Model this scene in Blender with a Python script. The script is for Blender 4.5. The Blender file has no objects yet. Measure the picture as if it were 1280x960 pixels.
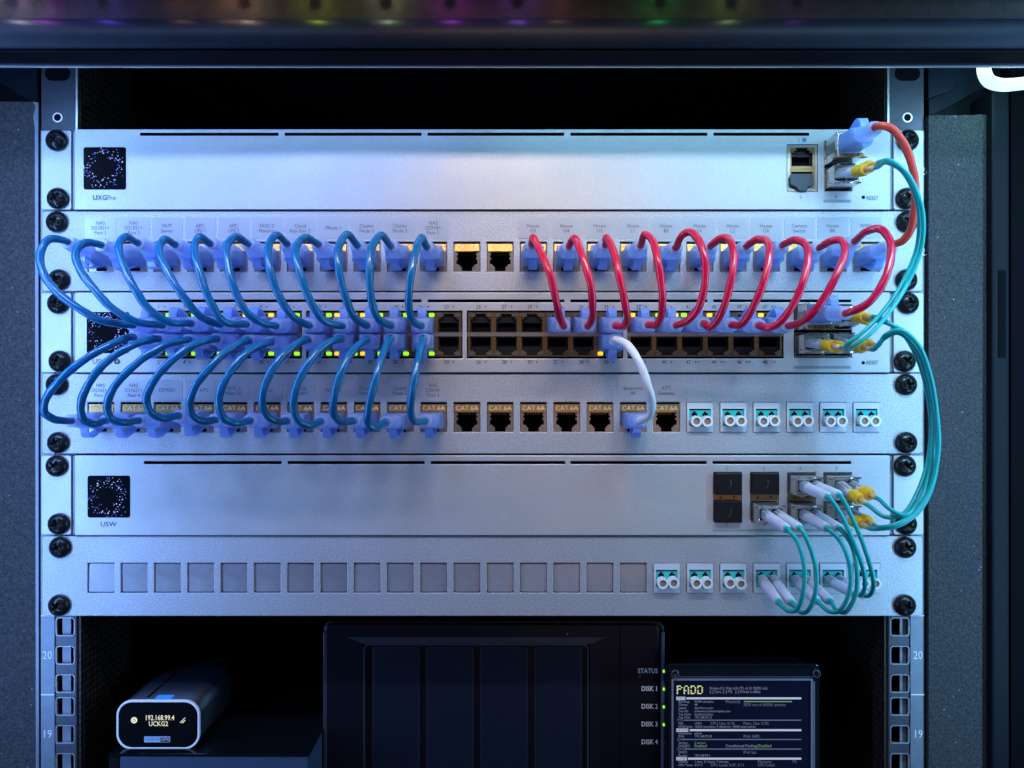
import bpy, bmesh, math, random
from mathutils import Matrix, Vector
random.seed(7)
S = 2.285            # photograph pixels per mm on the panel plane (y = 0)
D = 420.0            # camera distance to the panel plane in mm
SC = bpy.context.scene
COL = SC.collection

# ---------------------------------------------------------------- camera, world, lights, exposure
cam = bpy.data.cameras.new('camera'); camo = bpy.data.objects.new('camera', cam); COL.objects.link(camo)
camo.location = (0, -D*.001, 0); camo.rotation_euler = (math.radians(90), 0, 0)
cam.sensor_width = 36; cam.lens = 18/((640/S)/D); cam.clip_start = .005; cam.clip_end = 50
SC.camera = camo
SC.view_settings.view_transform = 'Standard'; SC.view_settings.look = 'None'
SC.view_settings.exposure = 0; SC.view_settings.gamma = 1; SC.view_settings.use_curve_mapping = False
SC.cycles.use_denoising = True
SC.cycles.max_bounces = 8; SC.cycles.transmission_bounces = 6; SC.cycles.transparent_max_bounces = 8
SC.cycles.caustics_reflective = False; SC.cycles.caustics_refractive = False
world = bpy.data.worlds.new('World'); SC.world = world; world.use_nodes = True
bg = world.node_tree.nodes['Background']; bg.inputs[0].default_value = (.12, .17, .30, 1); bg.inputs[1].default_value = .20

def area(name, loc, target, sx, sy, color, power, spread=180):
    l = bpy.data.lights.new(name, 'AREA'); l.shape = 'RECTANGLE'; l.size = sx*.001; l.size_y = sy*.001
    l.color = color; l.energy = power; l.spread = math.radians(spread)
    o = bpy.data.objects.new(name, l); COL.objects.link(o)
    o.location = Vector(loc)*.001
    d = (Vector(target)-Vector(loc)); o.rotation_euler = d.to_track_quat('-Z', 'Y').to_euler()
    return o
# the light strip runs round the door opening: down both sides and along the lid
area('led_run_side', (-325, -125, 0), (-90, 0, -20), 10, 460, (.22, .45, 1.0), 1.05)
area('led_run_side', (320, -125, 0), (90, 0, -20), 10, 460, (.25, .60, 1.0), .95)
area('led_run_lid', (-190, -200, 205), (-170, 0, 0), 190, 10, (.40, .54, 1.0), .165, 75)
area('led_run_lid', (15, -200, 205), (15, 0, 0), 150, 10, (1.0, .76, .62), .095, 75)
area('led_run_lid', (190, -200, 205), (180, 0, 0), 150, 10, (.42, .72, 1.0), .165, 75)
# the tube also runs along the back of the top beam, out of sight from the front
area('led_run_beam', (-150, -46, 161), (-150, -8, 60), 250, 5, (.28, .54, 1.0), .085)
area('led_run_beam', (130, -46, 161), (130, -8, 60), 290, 5, (.32, .74, 1.0), .105)
# warm lamp of the room behind the photographer
area('room_lamp', (250, -1350, -260), (60, 0, -40), 300, 360, (1.0, .60, .40), .72)

# ---------------------------------------------------------------- materials
def mat(name, col, rough=.5, metal=0., noise=0., nscale=400., bump=0., bscale=900., emit=None, estr=0., trans=0., ior=1.45, coat=0., spec=.5, sss=0.):
    m = bpy.data.materials.new(name); m.use_nodes = True
    nt = m.node_tree; b = nt.nodes['Principled BSDF']
    b.inputs['Base Color'].default_value = (*col, 1); b.inputs['Roughness'].default_value = rough
    b.inputs['Metallic'].default_value = metal; b.inputs['IOR'].default_value = ior
    b.inputs['Specular IOR Level'].default_value = spec
    if trans: b.inputs['Transmission Weight'].default_value = trans
    if coat: b.inputs['Coat Weight'].default_value = coat; b.inputs['Coat Roughness'].default_value = .15
    if sss:
        b.inputs['Subsurface Weight'].default_value = sss; b.inputs['Subsurface Radius'].default_value = (1, 1, 1); b.inputs['Subsurface Scale'].default_value = .002
    if emit: b.inputs['Emission Color'].default_value = (*emit, 1); b.inputs['Emission Strength'].default_value = estr
    if noise or bump:
        tc = nt.nodes.new('ShaderNodeTexCoord')
    if noise:
        n = nt.nodes.new('ShaderNodeTexNoise'); n.inputs['Scale'].default_value = nscale; n.inputs['Detail'].default_value = 5
        nt.links.new(tc.outputs['Object'], n.inputs['Vector'])
        r = nt.nodes.new('ShaderNodeValToRGB')
        r.color_ramp.elements[0].position = .3; r.color_ramp.elements[1].position = .7
        r.color_ramp.elements[0].color = (*[c*(1-noise) for c in col], 1); r.color_ramp.elements[1].color = (*[min(1, c*(1+noise)) for c in col], 1)
        nt.links.new(n.outputs['Fac'], r.inputs['Fac']); nt.links.new(r.outputs['Color'], b.inputs['Base Color'])
    if bump:
        n2 = nt.nodes.new('ShaderNodeTexNoise'); n2.inputs['Scale'].default_value = bscale; n2.inputs['Detail'].default_value = 3
        nt.links.new(tc.outputs['Object'], n2.inputs['Vector'])
        bp = nt.nodes.new('ShaderNodeBump'); bp.inputs['Strength'].default_value = bump; bp.inputs['Distance'].default_value = .0004
        nt.links.new(n2.outputs['Fac'], bp.inputs['Height']); nt.links.new(bp.outputs['Normal'], b.inputs['Normal'])
    return m

def plug_mat(col=(.42, .58, 1.0), clear=.36):
    m = mat('blue_clear_plastic', col, .2, trans=.08, ior=1.45, coat=.7); nt = m.node_tree; b = nt.nodes['Principled BSDF']; out = nt.nodes['Material Output']
    tl = nt.nodes.new('ShaderNodeBsdfTranslucent'); tl.inputs[0].default_value = (col[0]*1.15, col[1]*1.12, 1.0, 1)
    tp = nt.nodes.new('ShaderNodeBsdfTransparent'); tp.inputs[0].default_value = (.70, .82, 1.0, 1)
    a = nt.nodes.new('ShaderNodeMixShader'); a.inputs[0].default_value = .38
    c = nt.nodes.new('ShaderNodeMixShader'); c.inputs[0].default_value = clear
    L = nt.links.new
    L(b.outputs[0], a.inputs[1]); L(tl.outputs[0], a.inputs[2]); L(a.outputs[0], c.inputs[1]); L(tp.outputs[0], c.inputs[2]); L(c.outputs[0], out.inputs['Surface'])
    return m
def smudge(m, lo, hi, scale=22):
    nt = m.node_tree; b = nt.nodes['Principled BSDF']
    tc = nt.nodes.new('ShaderNodeTexCoord'); n = nt.nodes.new('ShaderNodeTexNoise'); n.inputs['Scale'].default_value = scale; n.inputs['Detail'].default_value = 6; n.inputs['Roughness'].default_value = .65
    mr = nt.nodes.new('ShaderNodeMapRange'); mr.inputs[1].default_value = .3; mr.inputs[2].default_value = .7; mr.inputs[3].default_value = lo; mr.inputs[4].default_value = hi
    nt.links.new(tc.outputs['Object'], n.inputs['Vector']); nt.links.new(n.outputs['Fac'], mr.inputs[0]); nt.links.new(mr.outputs[0], b.inputs['Roughness'])
def dust(m, base, col=(.35, .35, .38), scale=170, cut=.66):
    """sparse lint specks on a dark plastic"""
    nt = m.node_tree; b = nt.nodes['Principled BSDF']; L = nt.links.new
    tc = nt.nodes.new('ShaderNodeTexCoord'); v = nt.nodes.new('ShaderNodeTexVoronoi'); v.inputs['Scale'].default_value = scale
    lt = nt.nodes.new('ShaderNodeMath'); lt.operation = 'LESS_THAN'; lt.inputs[1].default_value = .11
    n = nt.nodes.new('ShaderNodeTexNoise'); n.inputs['Scale'].default_value = 75
    gt = nt.nodes.new('ShaderNodeMath'); gt.operation = 'GREATER_THAN'; gt.inputs[1].default_value = cut
    mu = nt.nodes.new('ShaderNodeMath'); mu.operation = 'MULTIPLY'
    mx = nt.nodes.new('ShaderNodeMix'); mx.data_type = 'RGBA'; mx.inputs[6].default_value = (*base, 1); mx.inputs[7].default_value = (*col, 1)
    L(tc.outputs['Object'], v.inputs['Vector']); L(tc.outputs['Object'], n.inputs['Vector']); L(v.outputs['Distance'], lt.inputs[0]); L(n.outputs['Fac'], gt.inputs[0])
    L(lt.outputs[0], mu.inputs[0]); L(gt.outputs[0], mu.inputs[1]); L(mu.outputs[0], mx.inputs[0]); L(mx.outputs[2], b.inputs['Base Color'])
M = {}
M['silver'] = mat('silver_anodised', (.50, .51, .54), .45, .4, noise=.05, nscale=900, bump=.10, bscale=1800)
M['grain'] = mat('silver_powdercoat', (.47, .48, .52), .46, .4, noise=.20, nscale=1100, bump=.5, bscale=1500)
M['blank'] = mat('blank_grey', (.34, .34, .385), .4, .4, noise=.05, nscale=300)
M['railmetal'] = mat('rail_paint', (.062, .072, .095), .42, .3, noise=.12, nscale=250, bump=.1)
M['railstrip'] = mat('rail_strip', (.20, .23, .28), .45, .3, noise=.08, nscale=250)
M['rimgrey'] = mat('rim_grey', (.38, .40, .44), .4, .4)
M['edge'] = mat('bare_edge', (.75, .75, .78), .35, .7)
M['black'] = mat('black_plastic', (.006, .007, .009), .42, bump=.08, bscale=1200, spec=.3)
M['blackgloss'] = mat('black_gloss', (.004, .005, .007), .10, spec=.3)
M['cavity'] = mat('cavity', (.004, .004, .006), .7, spec=.05)
M['sock'] = mat('socket_plastic', (.005, .008, .015), .35)
M['beam'] = mat('beam_paint', (.009, .013, .023), .48, .0, spec=.2, noise=.15, nscale=120, bump=.1)
M['lid'] = mat('lid_paint', (.028, .021, .019), .65, spec=.15, noise=.2, nscale=200, bump=.5, bscale=700)
M['inner'] = mat('inner_paint', (.005, .006, .010), .6, spec=.2, bump=.1)
M['screw'] = mat('black_oxide', (.014, .016, .017), .24, .4, bump=.08)
M['brass'] = mat('gold_plated', (.27, .17, .07), .33, .9, noise=.12, nscale=500)
M['jackbar'] = mat('jack_bar', (.46, .24, .05), .36, .8, noise=.1, nscale=600)  # gold tint puts warm light reflected by the nickel bars into the base colour
M['jackmetal'] = mat('jack_metal', (.36, .32, .29), .32, .8, noise=.1, nscale=500)
M['steel'] = mat('steel', (.72, .70, .68), .22, .95, noise=.15, nscale=260)
M['plug'] = plug_mat()
M['plugboot'] = plug_mat((.62, .72, 1.0), .34)
M['bluecord'] = mat('blue_pvc', (.002, .125, .30), .24, bump=.3, bscale=420, coat=.3)
M['redcord'] = mat('red_pvc', (.58, .004, .045), .24, bump=.3, bscale=420, coat=.3)
M['orangecord'] = mat('orange_pvc', (.60, .05, .03), .32, bump=.2, bscale=260)
M['whitecord'] = mat('white_pvc', (.70, .72, .76), .32, bump=.2, bscale=260)
M['wirewhite'] = mat('wire_white', (.8, .8, .85), .4); M['wireblue'] = mat('wire_blue', (.05, .15, .7), .4); M['wireorange'] = mat('wire_orange', (.8, .35, .08), .4)
M['aqua'] = mat('aqua_fiber', (.006, .36, .34), .30)
M['aquaplastic'] = mat('aqua_plastic', (.02, .50, .47), .4)
M['boot'] = mat('boot_white', (.68, .66, .76), .45)
M['yellow'] = mat('yellow_plastic', (.85, .47, .02), .35)
M['amber'] = mat('amber_tube', (.75, .42, .16), .3)
M['frost'] = mat('frosted_plastic', (.62, .64, .68), .35, trans=.3)
M['capring'] = mat('cap_ring', (.84, .84, .86), .35)
M['caphole'] = mat('cap_hole', (.30, .19, .13), .5)
M['ink'] = mat('ink', (.02, .02, .035), .6)
M['inkgrey'] = mat('ink_grey', (.11, .115, .15), .6)
M['inkblue'] = mat('ink_blue', (.02, .25, .55), .6)
M['greybar'] = mat('grey_bar', (.25, .28, .31), .55)
M['jacktext'] = mat('jack_text', (.75, .62, .48), .45)
M['whiteink'] = mat('white_ink', (.82, .84, .88), .5)
M['adapter'] = mat('adapter_shell', (.58, .61, .68), .4)
M['tape'] = mat('label_tape', (.46, .48, .54), .34, .3)
M['green'] = mat('led_green', (.1, .4, .02), .4, emit=(.36, 1.0, .02), estr=1.1)
M['amberled'] = mat('led_amber', (.5, .3, .02), .4, emit=(1.0, .62, .03), estr=1.15)
M['offled'] = mat('led_off', (.10, .09, .08), .3)
M['pixblue'] = mat('pixel_blue', (.05, .05, .2), .4, emit=(.12, .16, 1.0), estr=.8)
M['pixwhite'] = mat('pixel_white', (.2, .2, .3), .4, emit=(.65, .78, 1.0), estr=.9)
M['tube'] = mat('led_tube', (.5, .55, .55), .3, emit=(.80, 1.0, .97), estr=.80)
M['white'] = mat('white_bezel', (.95, .95, .97), .3)
M['oled'] = mat('oled_text', (.3, .3, .2), .4, emit=(1.0, .95, .62), estr=.75)
M['bluebox'] = mat('blue_grey_plastic', (.050, .080, .14), .4, bump=.1)
M['covergrey'] = mat('cover_grey', (.045, .058, .075), .45)
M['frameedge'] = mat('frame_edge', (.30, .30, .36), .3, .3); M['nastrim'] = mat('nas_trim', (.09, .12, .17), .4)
M['keybody'] = mat('key_body', (.007, .010, .018), .36, .1)
M['tagblue'] = mat('tag_blue', (.45, .60, .82), .5)
M['blueled'] = mat('led_blue', (.02, .1, .5), .4, emit=(.03, .30, 1.0), estr=.6)
M['nas'] = mat('nas_plastic', (.013, .017, .025), .34, bump=.12, bscale=1500, spec=.25)
M['nasdoor'] = mat('nas_door', (.016, .023, .038), .45, bump=.35, bscale=1400, spec=.25)
M['nasedge'] = mat('nas_edge', (.030, .038, .055), .35)
M['acrylic'] = mat('acrylic', (.007, .009, .014), .10)
M['screen'] = mat('screen', (.004, .005, .012), .15, emit=(.004, .008, .05), estr=.22)
M['scrwhite'] = mat('screen_white', (.2, .2, .2), .4, emit=(.70, .75, .98), estr=.55)
M['scrtext'] = mat('screen_text', (.1, .1, .12), .4, emit=(.46, .53, .85), estr=.30)
M['scrdim'] = mat('screen_dim', (.1, .1, .12), .4, emit=(.28, .33, .60), estr=.26)
M['scrgreen'] = mat('screen_green', (.1, .1, .1), .4, emit=(.25, .62, .20), estr=.4)
M['scryellow'] = mat('screen_yellow', (.1, .1, .1), .4, emit=(.90, 1.0, .45), estr=.8)
def foam_mat():
    m = mat('foam', (.03, .033, .045), .85, bump=1.0, bscale=650); nt = m.node_tree; b = nt.nodes['Principled BSDF']
    tc = nt.nodes.new('ShaderNodeTexCoord')
    n = nt.nodes.new('ShaderNodeTexNoise'); n.inputs['Scale'].default_value = 850; n.inputs['Detail'].default_value = 5; n.inputs['Roughness'].default_value = .9
    r = nt.nodes.new('ShaderNodeValToRGB'); e = r.color_ramp.elements
    e[0].position = .36; e[0].color = (.005, .005, .006, 1); e[1].position = .66; e[1].color = (.085, .085, .094, 1)
    v = nt.nodes.new('ShaderNodeTexVoronoi'); v.inputs['Scale'].default_value = 260
    r2 = nt.nodes.new('ShaderNodeValToRGB'); f = r2.color_ramp.elements
    f[0].position = .07; f[0].color = (1, 1, 1, 1); f[1].position = .12; f[1].color = (0, 0, 0, 1)
    n3 = nt.nodes.new('ShaderNodeTexNoise'); n3.inputs['Scale'].default_value = 120
    gt = nt.nodes.new('ShaderNodeMath'); gt.operation = 'GREATER_THAN'; gt.inputs[1].default_value = .57
    mu = nt.nodes.new('ShaderNodeMath'); mu.operation = 'MULTIPLY'
    mx = nt.nodes.new('ShaderNodeMix'); mx.data_type = 'RGBA'; mx.inputs[7].default_value = (.30, .31, .34, 1)
    L = nt.links.new
    for q in (n, v, n3): L(tc.outputs['Object'], q.inputs['Vector'])
    L(n.outputs['Fac'], r.inputs['Fac']); L(v.outputs['Distance'], r2.inputs['Fac']); L(n3.outputs['Fac'], gt.inputs[0])
    L(r2.outputs['Color'], mu.inputs[0]); L(gt.outputs[0], mu.inputs[1]); L(mu.outputs[0], mx.inputs[0])
    L(r.outputs['Color'], mx.inputs[6]); L(mx.outputs[2], b.inputs['Base Color'])
    return m
M['foam'] = foam_mat()
smudge(M['silver'], .36, .54); smudge(M['grain'], .40, .56); smudge(M['blank'], .28, .5, 60)
def vary(m, lo, hi):
    nt = m.node_tree; b = nt.nodes['Principled BSDF']; oi = nt.nodes.new('ShaderNodeObjectInfo'); src = b.inputs['Base Color'].links[0].from_socket
    mr = nt.nodes.new('ShaderNodeMapRange'); mr.inputs[3].default_value = lo; mr.inputs[4].default_value = hi
    hv = nt.nodes.new('ShaderNodeHueSaturation'); nt.links.new(oi.outputs['Random'], mr.inputs[0]); nt.links.new(mr.outputs[0], hv.inputs['Value'])
    nt.links.new(src, hv.inputs['Color']); nt.links.new(hv.outputs['Color'], b.inputs['Base Color'])
vary(M['blank'], .86, 1.10)
for k_, c_ in (('nas', (.005, .007, .013)), ('nasdoor', (.006, .011, .024))): dust(M[k_], c_)
def perf_mat():
    m = mat('perforated', (.05, .035, .025), .5); nt = m.node_tree; b = nt.nodes['Principled BSDF']
    tc = nt.nodes.new('ShaderNodeTexCoord'); v = nt.nodes.new('ShaderNodeTexVoronoi'); v.inputs['Scale'].default_value = 260; v.inputs['Randomness'].default_value = .25
    r = nt.nodes.new('ShaderNodeValToRGB'); e = r.color_ramp.elements
    e[0].position = .38; e[0].color = (.002, .002, .003, 1); e[1].position = .46; e[1].color = (.035, .022, .015, 1)
    nt.links.new(tc.outputs['Object'], v.inputs['Vector']); nt.links.new(v.outputs['Distance'], r.inputs['Fac']); nt.links.new(r.outputs['Color'], b.inputs['Base Color'])
    return m
M['perf'] = perf_mat()

# ---------------------------------------------------------------- helpers
def P(px, py, y=0.):                      # photograph pixel + depth in mm -> world mm
    k = (D+y)/D/S
    return Vector(((px-640)*k, y, (480-py)*k))
W = {}
class MB:
    def __init__(s): s.v = []; s.f = []; s.m = []; s.sm = []
    def add(s, vs, fs, m=0, smooth=False):
        o = len(s.v); s.v += [tuple(a) for a in vs]
        for f in fs: s.f.append(tuple(i+o for i in f)); s.m.append(m); s.sm.append(smooth)
        return s
    def box(s, x0, x1, y0, y1, z0, z1, m=0):
        v = [(x, y, z) for x in (x0, x1) for y in (y0, y1) for z in (z0, z1)]
        return s.add(v, [(0, 1, 3, 2), (4, 6, 7, 5), (0, 4, 5, 1), (2, 3, 7, 6), (0, 2, 6, 4), (1, 5, 7, 3)], m)
    def prism(s, poly, y0, y1, m=0, side=None, smooth=False):        # poly in (x, z), y0 the front
        n = len(poly); v = [(x, y0, z) for x, z in poly]+[(x, y1, z) for x, z in poly]
        s.add(v, [tuple(range(n)), tuple(range(2*n-1, n-1, -1))], m)
        return s.add(v, [(i, i+n, (i+1) % n+n, (i+1) % n) for i in range(n)], m if side is None else side, smooth)
    def xprism(s, prof, x0, x1, m=0):                                # profile in (y, z) swept along x
        n = len(prof); v = [(x0, y, z) for y, z in prof]+[(x1, y, z) for y, z in prof]
        fs = [tuple(range(n)), tuple(range(2*n-1, n-1, -1))]+[(i, i+n, (i+1) % n+n, (i+1) % n) for i in range(n)]
        return s.add(v, fs, m)
    def tube(s, pts, rad, n=10, m=0, cap=True, ripple=0.):
        pts = [Vector(p) for p in pts]; N = len(pts); vs = []; fs = []; run = random.uniform(0, 9)
        t0 = (pts[1]-pts[0]).normalized(); u = t0.orthogonal().normalized()
        for i, p in enumerate(pts):
            t = (pts[min(i+1, N-1)]-pts[max(i-1, 0)]).normalized()
            u = (u-t*u.dot(t)).normalized(); w = t.cross(u)
            r = rad[i] if isinstance(rad, (list, tuple)) else rad
            if i: run += (p-pts[i-1]).length
            for k in range(n):
                a = 2*math.pi*k/n; rr = r*(1+ripple*math.sin(2*a+run*.42)+ripple*.5*math.sin(3*a-run*.9))
                vs.append(p+(u*math.cos(a)+w*math.sin(a))*rr)
        for i in range(N-1):
            for k in range(n): fs.append((i*n+k, i*n+(k+1) % n, (i+1)*n+(k+1) % n, (i+1)*n+k))
        s.add(vs, fs, m, True)
        if cap: s.add(vs[:n], [tuple(range(n-1, -1, -1))], m); s.add(vs[-n:], [tuple(range(n))], m)
        return s
    def ring(s, outer, inner, y0, y1, m=0):                          # two matching polygons
        n = len(outer); v = [(x, y0, z) for x, z in outer]+[(x, y0, z) for x, z in inner]+[(x, y1, z) for x, z in outer]+[(x, y1, z) for x, z in inner]
        fs = []
        for i in range(n):
            j = (i+1) % n
            fs += [(i, j, n+j, n+i), (2*n+i, 2*n+j, j, i), (n+i, n+j, 3*n+j, 3*n+i), (3*n+i, 3*n+j, 2*n+j, 2*n+i)]
        return s.add(v, fs, m)
    def plate(s, x0, x1, z0, z1, y0, y1, holes=(), m=0, hm=None, r=0.):
        xs = {x0, x1}; zs = {z0, z1}
        if r: xs |= {x0+r, x1-r}; zs |= {z0+r, z1-r}
        for a, b, c, d in holes: xs |= {a, b}; zs |= {c, d}
        def uniq(q):
            q = sorted(q); out = [q[0]]
            for t in q[1:]:
                if t-out[-1] > 1e-4: out.append(t)
            return out
        xs = uniq(xs); zs = uniq(zs)
        nx, nz = len(xs)-1, len(zs)-1
        ins = [[not any(a < (xs[i]+xs[i+1])/2 < b and c < (zs[j]+zs[j+1])/2 < d for a, b, c, d in holes) for j in range(nz)] for i in range(nx)]
        vs = []; idx = {}
        def V(x, y, z):
            k = (round(x, 4), round(y, 4), round(z, 4))
            if k not in idx: idx[k] = len(vs); vs.append((x, y, z))
            return idx[k]
        F = []; H = []
        hm = m if hm is None else hm
        for i in range(nx):
            for j in range(nz):
                if not ins[i][j]: continue
                a, b, c, d = xs[i], xs[i+1], zs[j], zs[j+1]
                ci = r and (i in (0, nx-1)) and (j in (0, nz-1))
                if ci:
                    cx = b if i == 0 else a; cz = d if j == 0 else c
                    sx = -1 if i == 0 else 1; sz = -1 if j == 0 else 1
                    arc = [(cx+sx*r*math.cos(t*math.pi/12), cz+sz*r*math.sin(t*math.pi/12)) for t in range(7)]
                    pl = [(cx, cz)]+arc
                    if sx*sz < 0: pl = pl[::-1]
                    F.append(tuple(V(x, y0, z) for x, z in pl)); F.append(tuple(V(x, y1, z) for x, z in pl[::-1]))
                    for (xa, za), (xb, zb) in zip(arc, arc[1:]):
                        q = (V(xa, y0, za), V(xa, y1, za), V(xb, y1, zb), V(xb, y0, zb)); F.append(q if sx*sz > 0 else q[::-1])
                    continue
                F.append((V(a, y0, c), V(b, y0, c), V(b, y0, d), V(a, y0, d)))
                F.append((V(a, y1, d), V(b, y1, d), V(b, y1, c), V(a, y1, c)))
                for di, dj, e in ((-1, 0, ((a, d), (a, c))), (1, 0, ((b, c), (b, d))), (0, -1, ((a, c), (b, c))), (0, 1, ((b, d), (a, d)))):
                    ii, jj = i+di, j+dj
                    outer = not (0 <= ii < nx and 0 <= jj < nz)
                    if outer or not ins[ii][jj]:
                        (xa, za), (xb, zb) = e
                        (F if outer else H).append((V(xa, y0, za), V(xa, y1, za), V(xb, y1, zb), V(xb, y0, zb)))
        s.add(vs, F, m); o = len(s.v)-len(vs)
        for f in H: s.f.append(tuple(q+o for q in f)); s.m.append(hm); s.sm.append(False)
        return s
    def mesh(s, name, mats):
        me = bpy.data.meshes.new(name); me.from_pydata([(x*.001, y*.001, z*.001) for x, y, z in s.v], [], s.f)
        for q in (mats if isinstance(mats, (list, tuple)) else [mats]): me.materials.append(M[q])
        me.polygons.foreach_set('material_index', s.m); me.polygons.foreach_set('use_smooth', s.sm)
        bm = bmesh.new(); bm.from_mesh(me); bmesh.ops.remove_doubles(bm, verts=bm.verts, dist=1e-7); bmesh.ops.recalc_face_normals(bm, faces=bm.faces); bm.to_mesh(me); bm.free()
        me.update(); return me
def link(o, world_m, parent=None):
    COL.objects.link(o); W[o] = world_m
    if parent is not None: o.parent = parent; o.matrix_parent_inverse = W[parent].inverted()
    o.matrix_basis = world_m
    return o
def obj(name, mb, mats, parent=None, bevel=0., at=None):
    me = mb.mesh(name, mats) if isinstance(mb, MB) else mb
    o = bpy.data.objects.new(name, me)
    link(o, at if at is not None else Matrix.Identity(4), parent)
    if bevel:
        b = o.modifiers.new('bevel', 'BEVEL'); b.width = bevel*.001; b.segments = 2; b.limit_method = 'ANGLE'; b.angle_limit = math.radians(50)
        b.harden_normals = False
    return o
def tag(o, label, cat, group=None):
    o['label'] = label; o['category'] = cat
    if group: o['group'] = group
    return o
def thing(name, label, cat, loc, group=None):
    o = bpy.data.objects.new(name, None); o.empty_display_size = .01
    link(o, Matrix.Translation(Vector(loc)*.001)); return tag(o, label, cat, group)
def T(x, y, z): return Matrix.Translation(Vector((x, y, z))*.001)
def rrect(x0, x1, z0, z1, r, n=5):
    p = []
    for cx, cz, a0 in ((x1-r, z1-r, 0), (x0+r, z1-r, 90), (x0+r, z0+r, 180), (x1-r, z0+r, 270)):
        for k in range(n+1):
            a = math.radians(a0+90*k/n); p.append((cx+r*math.cos(a), cz+r*math.sin(a)))
    return p
def circ(cx, cz, r, n=20): return [(cx+r*math.cos(2*math.pi*k/n), cz+r*math.sin(2*math.pi*k/n)) for k in range(n)]
TEXTS = []
def text(s, px, py, h, y, m, parent, name='printed_text', align='CENTER', sx=1., bold=0.):
    """h = height of a capital in photograph pixels, (px, py) = centre of the block"""
    k = (D+y)/D/S; TEXTS.append((s, P(px, py, y), h*k/.69, m, parent, name, align, sx, bold))
def flush_text():
    made = []
    for s, p, size, m, parent, name, align, sx, bold in TEXTS:
        c = bpy.data.curves.new('t', 'FONT'); c.body = s; c.size = size*.001; c.align_x = align; c.align_y = 'CENTER'
        c.resolution_u = 2; c.space_line = .95; c.offset = bold*.001
        o = bpy.data.objects.new('t', c); COL.objects.link(o); made.append(o)
    bpy.context.view_layer.update()
    dg = bpy.context.evaluated_depsgraph_get()
    for o, (s, p, size, m, parent, name, align, sx, bold) in zip(made, TEXTS):
        me = bpy.data.meshes.new_from_object(o.evaluated_get(dg)); me.name = name
        me.materials.clear(); me.materials.append(M[m])
        n = bpy.data.objects.new(name, me)
        link(n, Matrix.Translation(p*.001) @ Matrix.Rotation(math.pi/2, 4, 'X') @ Matrix.Diagonal((sx, 1, 1, 1)), parent)
    for o in made:
        c = o.data; bpy.data.objects.remove(o); bpy.data.curves.remove(c)
def spline(pts, n=8):
    pts = [Vector(p) for p in pts]; q = [pts[0]*2-pts[1]]+pts+[pts[-1]*2-pts[-2]]; out = []
    for i in range(1, len(q)-2):
        p0, p1, p2, p3 = q[i-1:i+3]
        t = [0.]
        for a, b in ((p0, p1), (p1, p2), (p2, p3)): t.append(t[-1]+max((b-a).length, 1e-4)**.5)
        for k in range(n):
            u = t[1]+(t[2]-t[1])*k/n
            A1 = p0*((t[1]-u)/(t[1]-t[0]))+p1*((u-t[0])/(t[1]-t[0]))
            A2 = p1*((t[2]-u)/(t[2]-t[1]))+p2*((u-t[1])/(t[2]-t[1]))
            A3 = p2*((t[3]-u)/(t[3]-t[2]))+p3*((u-t[2])/(t[3]-t[2]))
            B1 = A1*((t[2]-u)/(t[2]-t[0]))+A2*((u-t[0])/(t[2]-t[0]))
            B2 = A2*((t[3]-u)/(t[3]-t[1]))+A3*((u-t[1])/(t[3]-t[1]))
            out.append(B1*((t[2]-u)/(t[2]-t[1]))+B2*((u-t[1])/(t[2]-t[1])))
    out.append(pts[-1]); return out
ORD = ['leftmost', 'second', 'third', 'fourth', 'fifth', 'sixth', 'seventh', 'eighth', 'ninth', 'tenth', 'eleventh']
CX = (603-640)/S
ZT = [139.2-44.45*k for k in range(7)]          # tops of the six rack units
X = lambda px, y=0.: P(px, 480, y).x
Z = lambda py, y=0.: P(640, py, y).z

# ---------------------------------------------------------------- the rack
rack = thing('server_rack', 'black steel server rack holding all the silver panels', 'rack', (CX, 0, -260))
# lid beam across the top: profile in (y, z)
bp = [(-72+7*(1-math.cos(t))*.9, 160.5-7.6*math.sin(t)) for t in [math.radians(-75+6*k) for k in range(26)]]+[(-56, 152.4), (-54.5, 151.6), (-53, 151.6), (-53, 168), (-62, 168)]
tbm = obj('top_beam', MB().xprism(bp, -420, 420), 'beam', rack)
for p_ in tbm.data.polygons: p_.use_smooth = True
tbm.data.set_sharp_from_angle(angle=math.radians(35))
obj('lit_beam_lip', MB().box(-420, 420, -54.6, -53.6, 150.9, 151.55), 'edge', rack)  # bright metal colour paints the lit lower edge of the beam
obj('underside_shade', MB().box(-420, 420, -69, -56, 151.9, 152.35), 'cavity', rack)  # near-black sheet puts the shade under the beam into colour
obj('lid_front', MB().xprism([(-63, 168), (-66, 215), (-40, 215), (-40, 168)], -420, 420), 'lid', rack, .4)
# inside of the cabinet
mb = MB(); mb.box(-420, 420, 640, 645, -420, 215); obj('rear_panel', mb, 'inner', rack)
obj('lid_inside', MB().box(-420, 420, -40, 640, 205, 208), 'inner', rack)
obj('cabinet_floor', MB().box(-420, 420, 5, 640, -420, -415), 'inner', rack)
for sx in (-1, 1):
    x = CX+sx*262
    obj('side_panel', MB().box(min(x, x+sx*3), max(x, x+sx*3), 30, 640, -420, 205), 'perf', rack)
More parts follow.
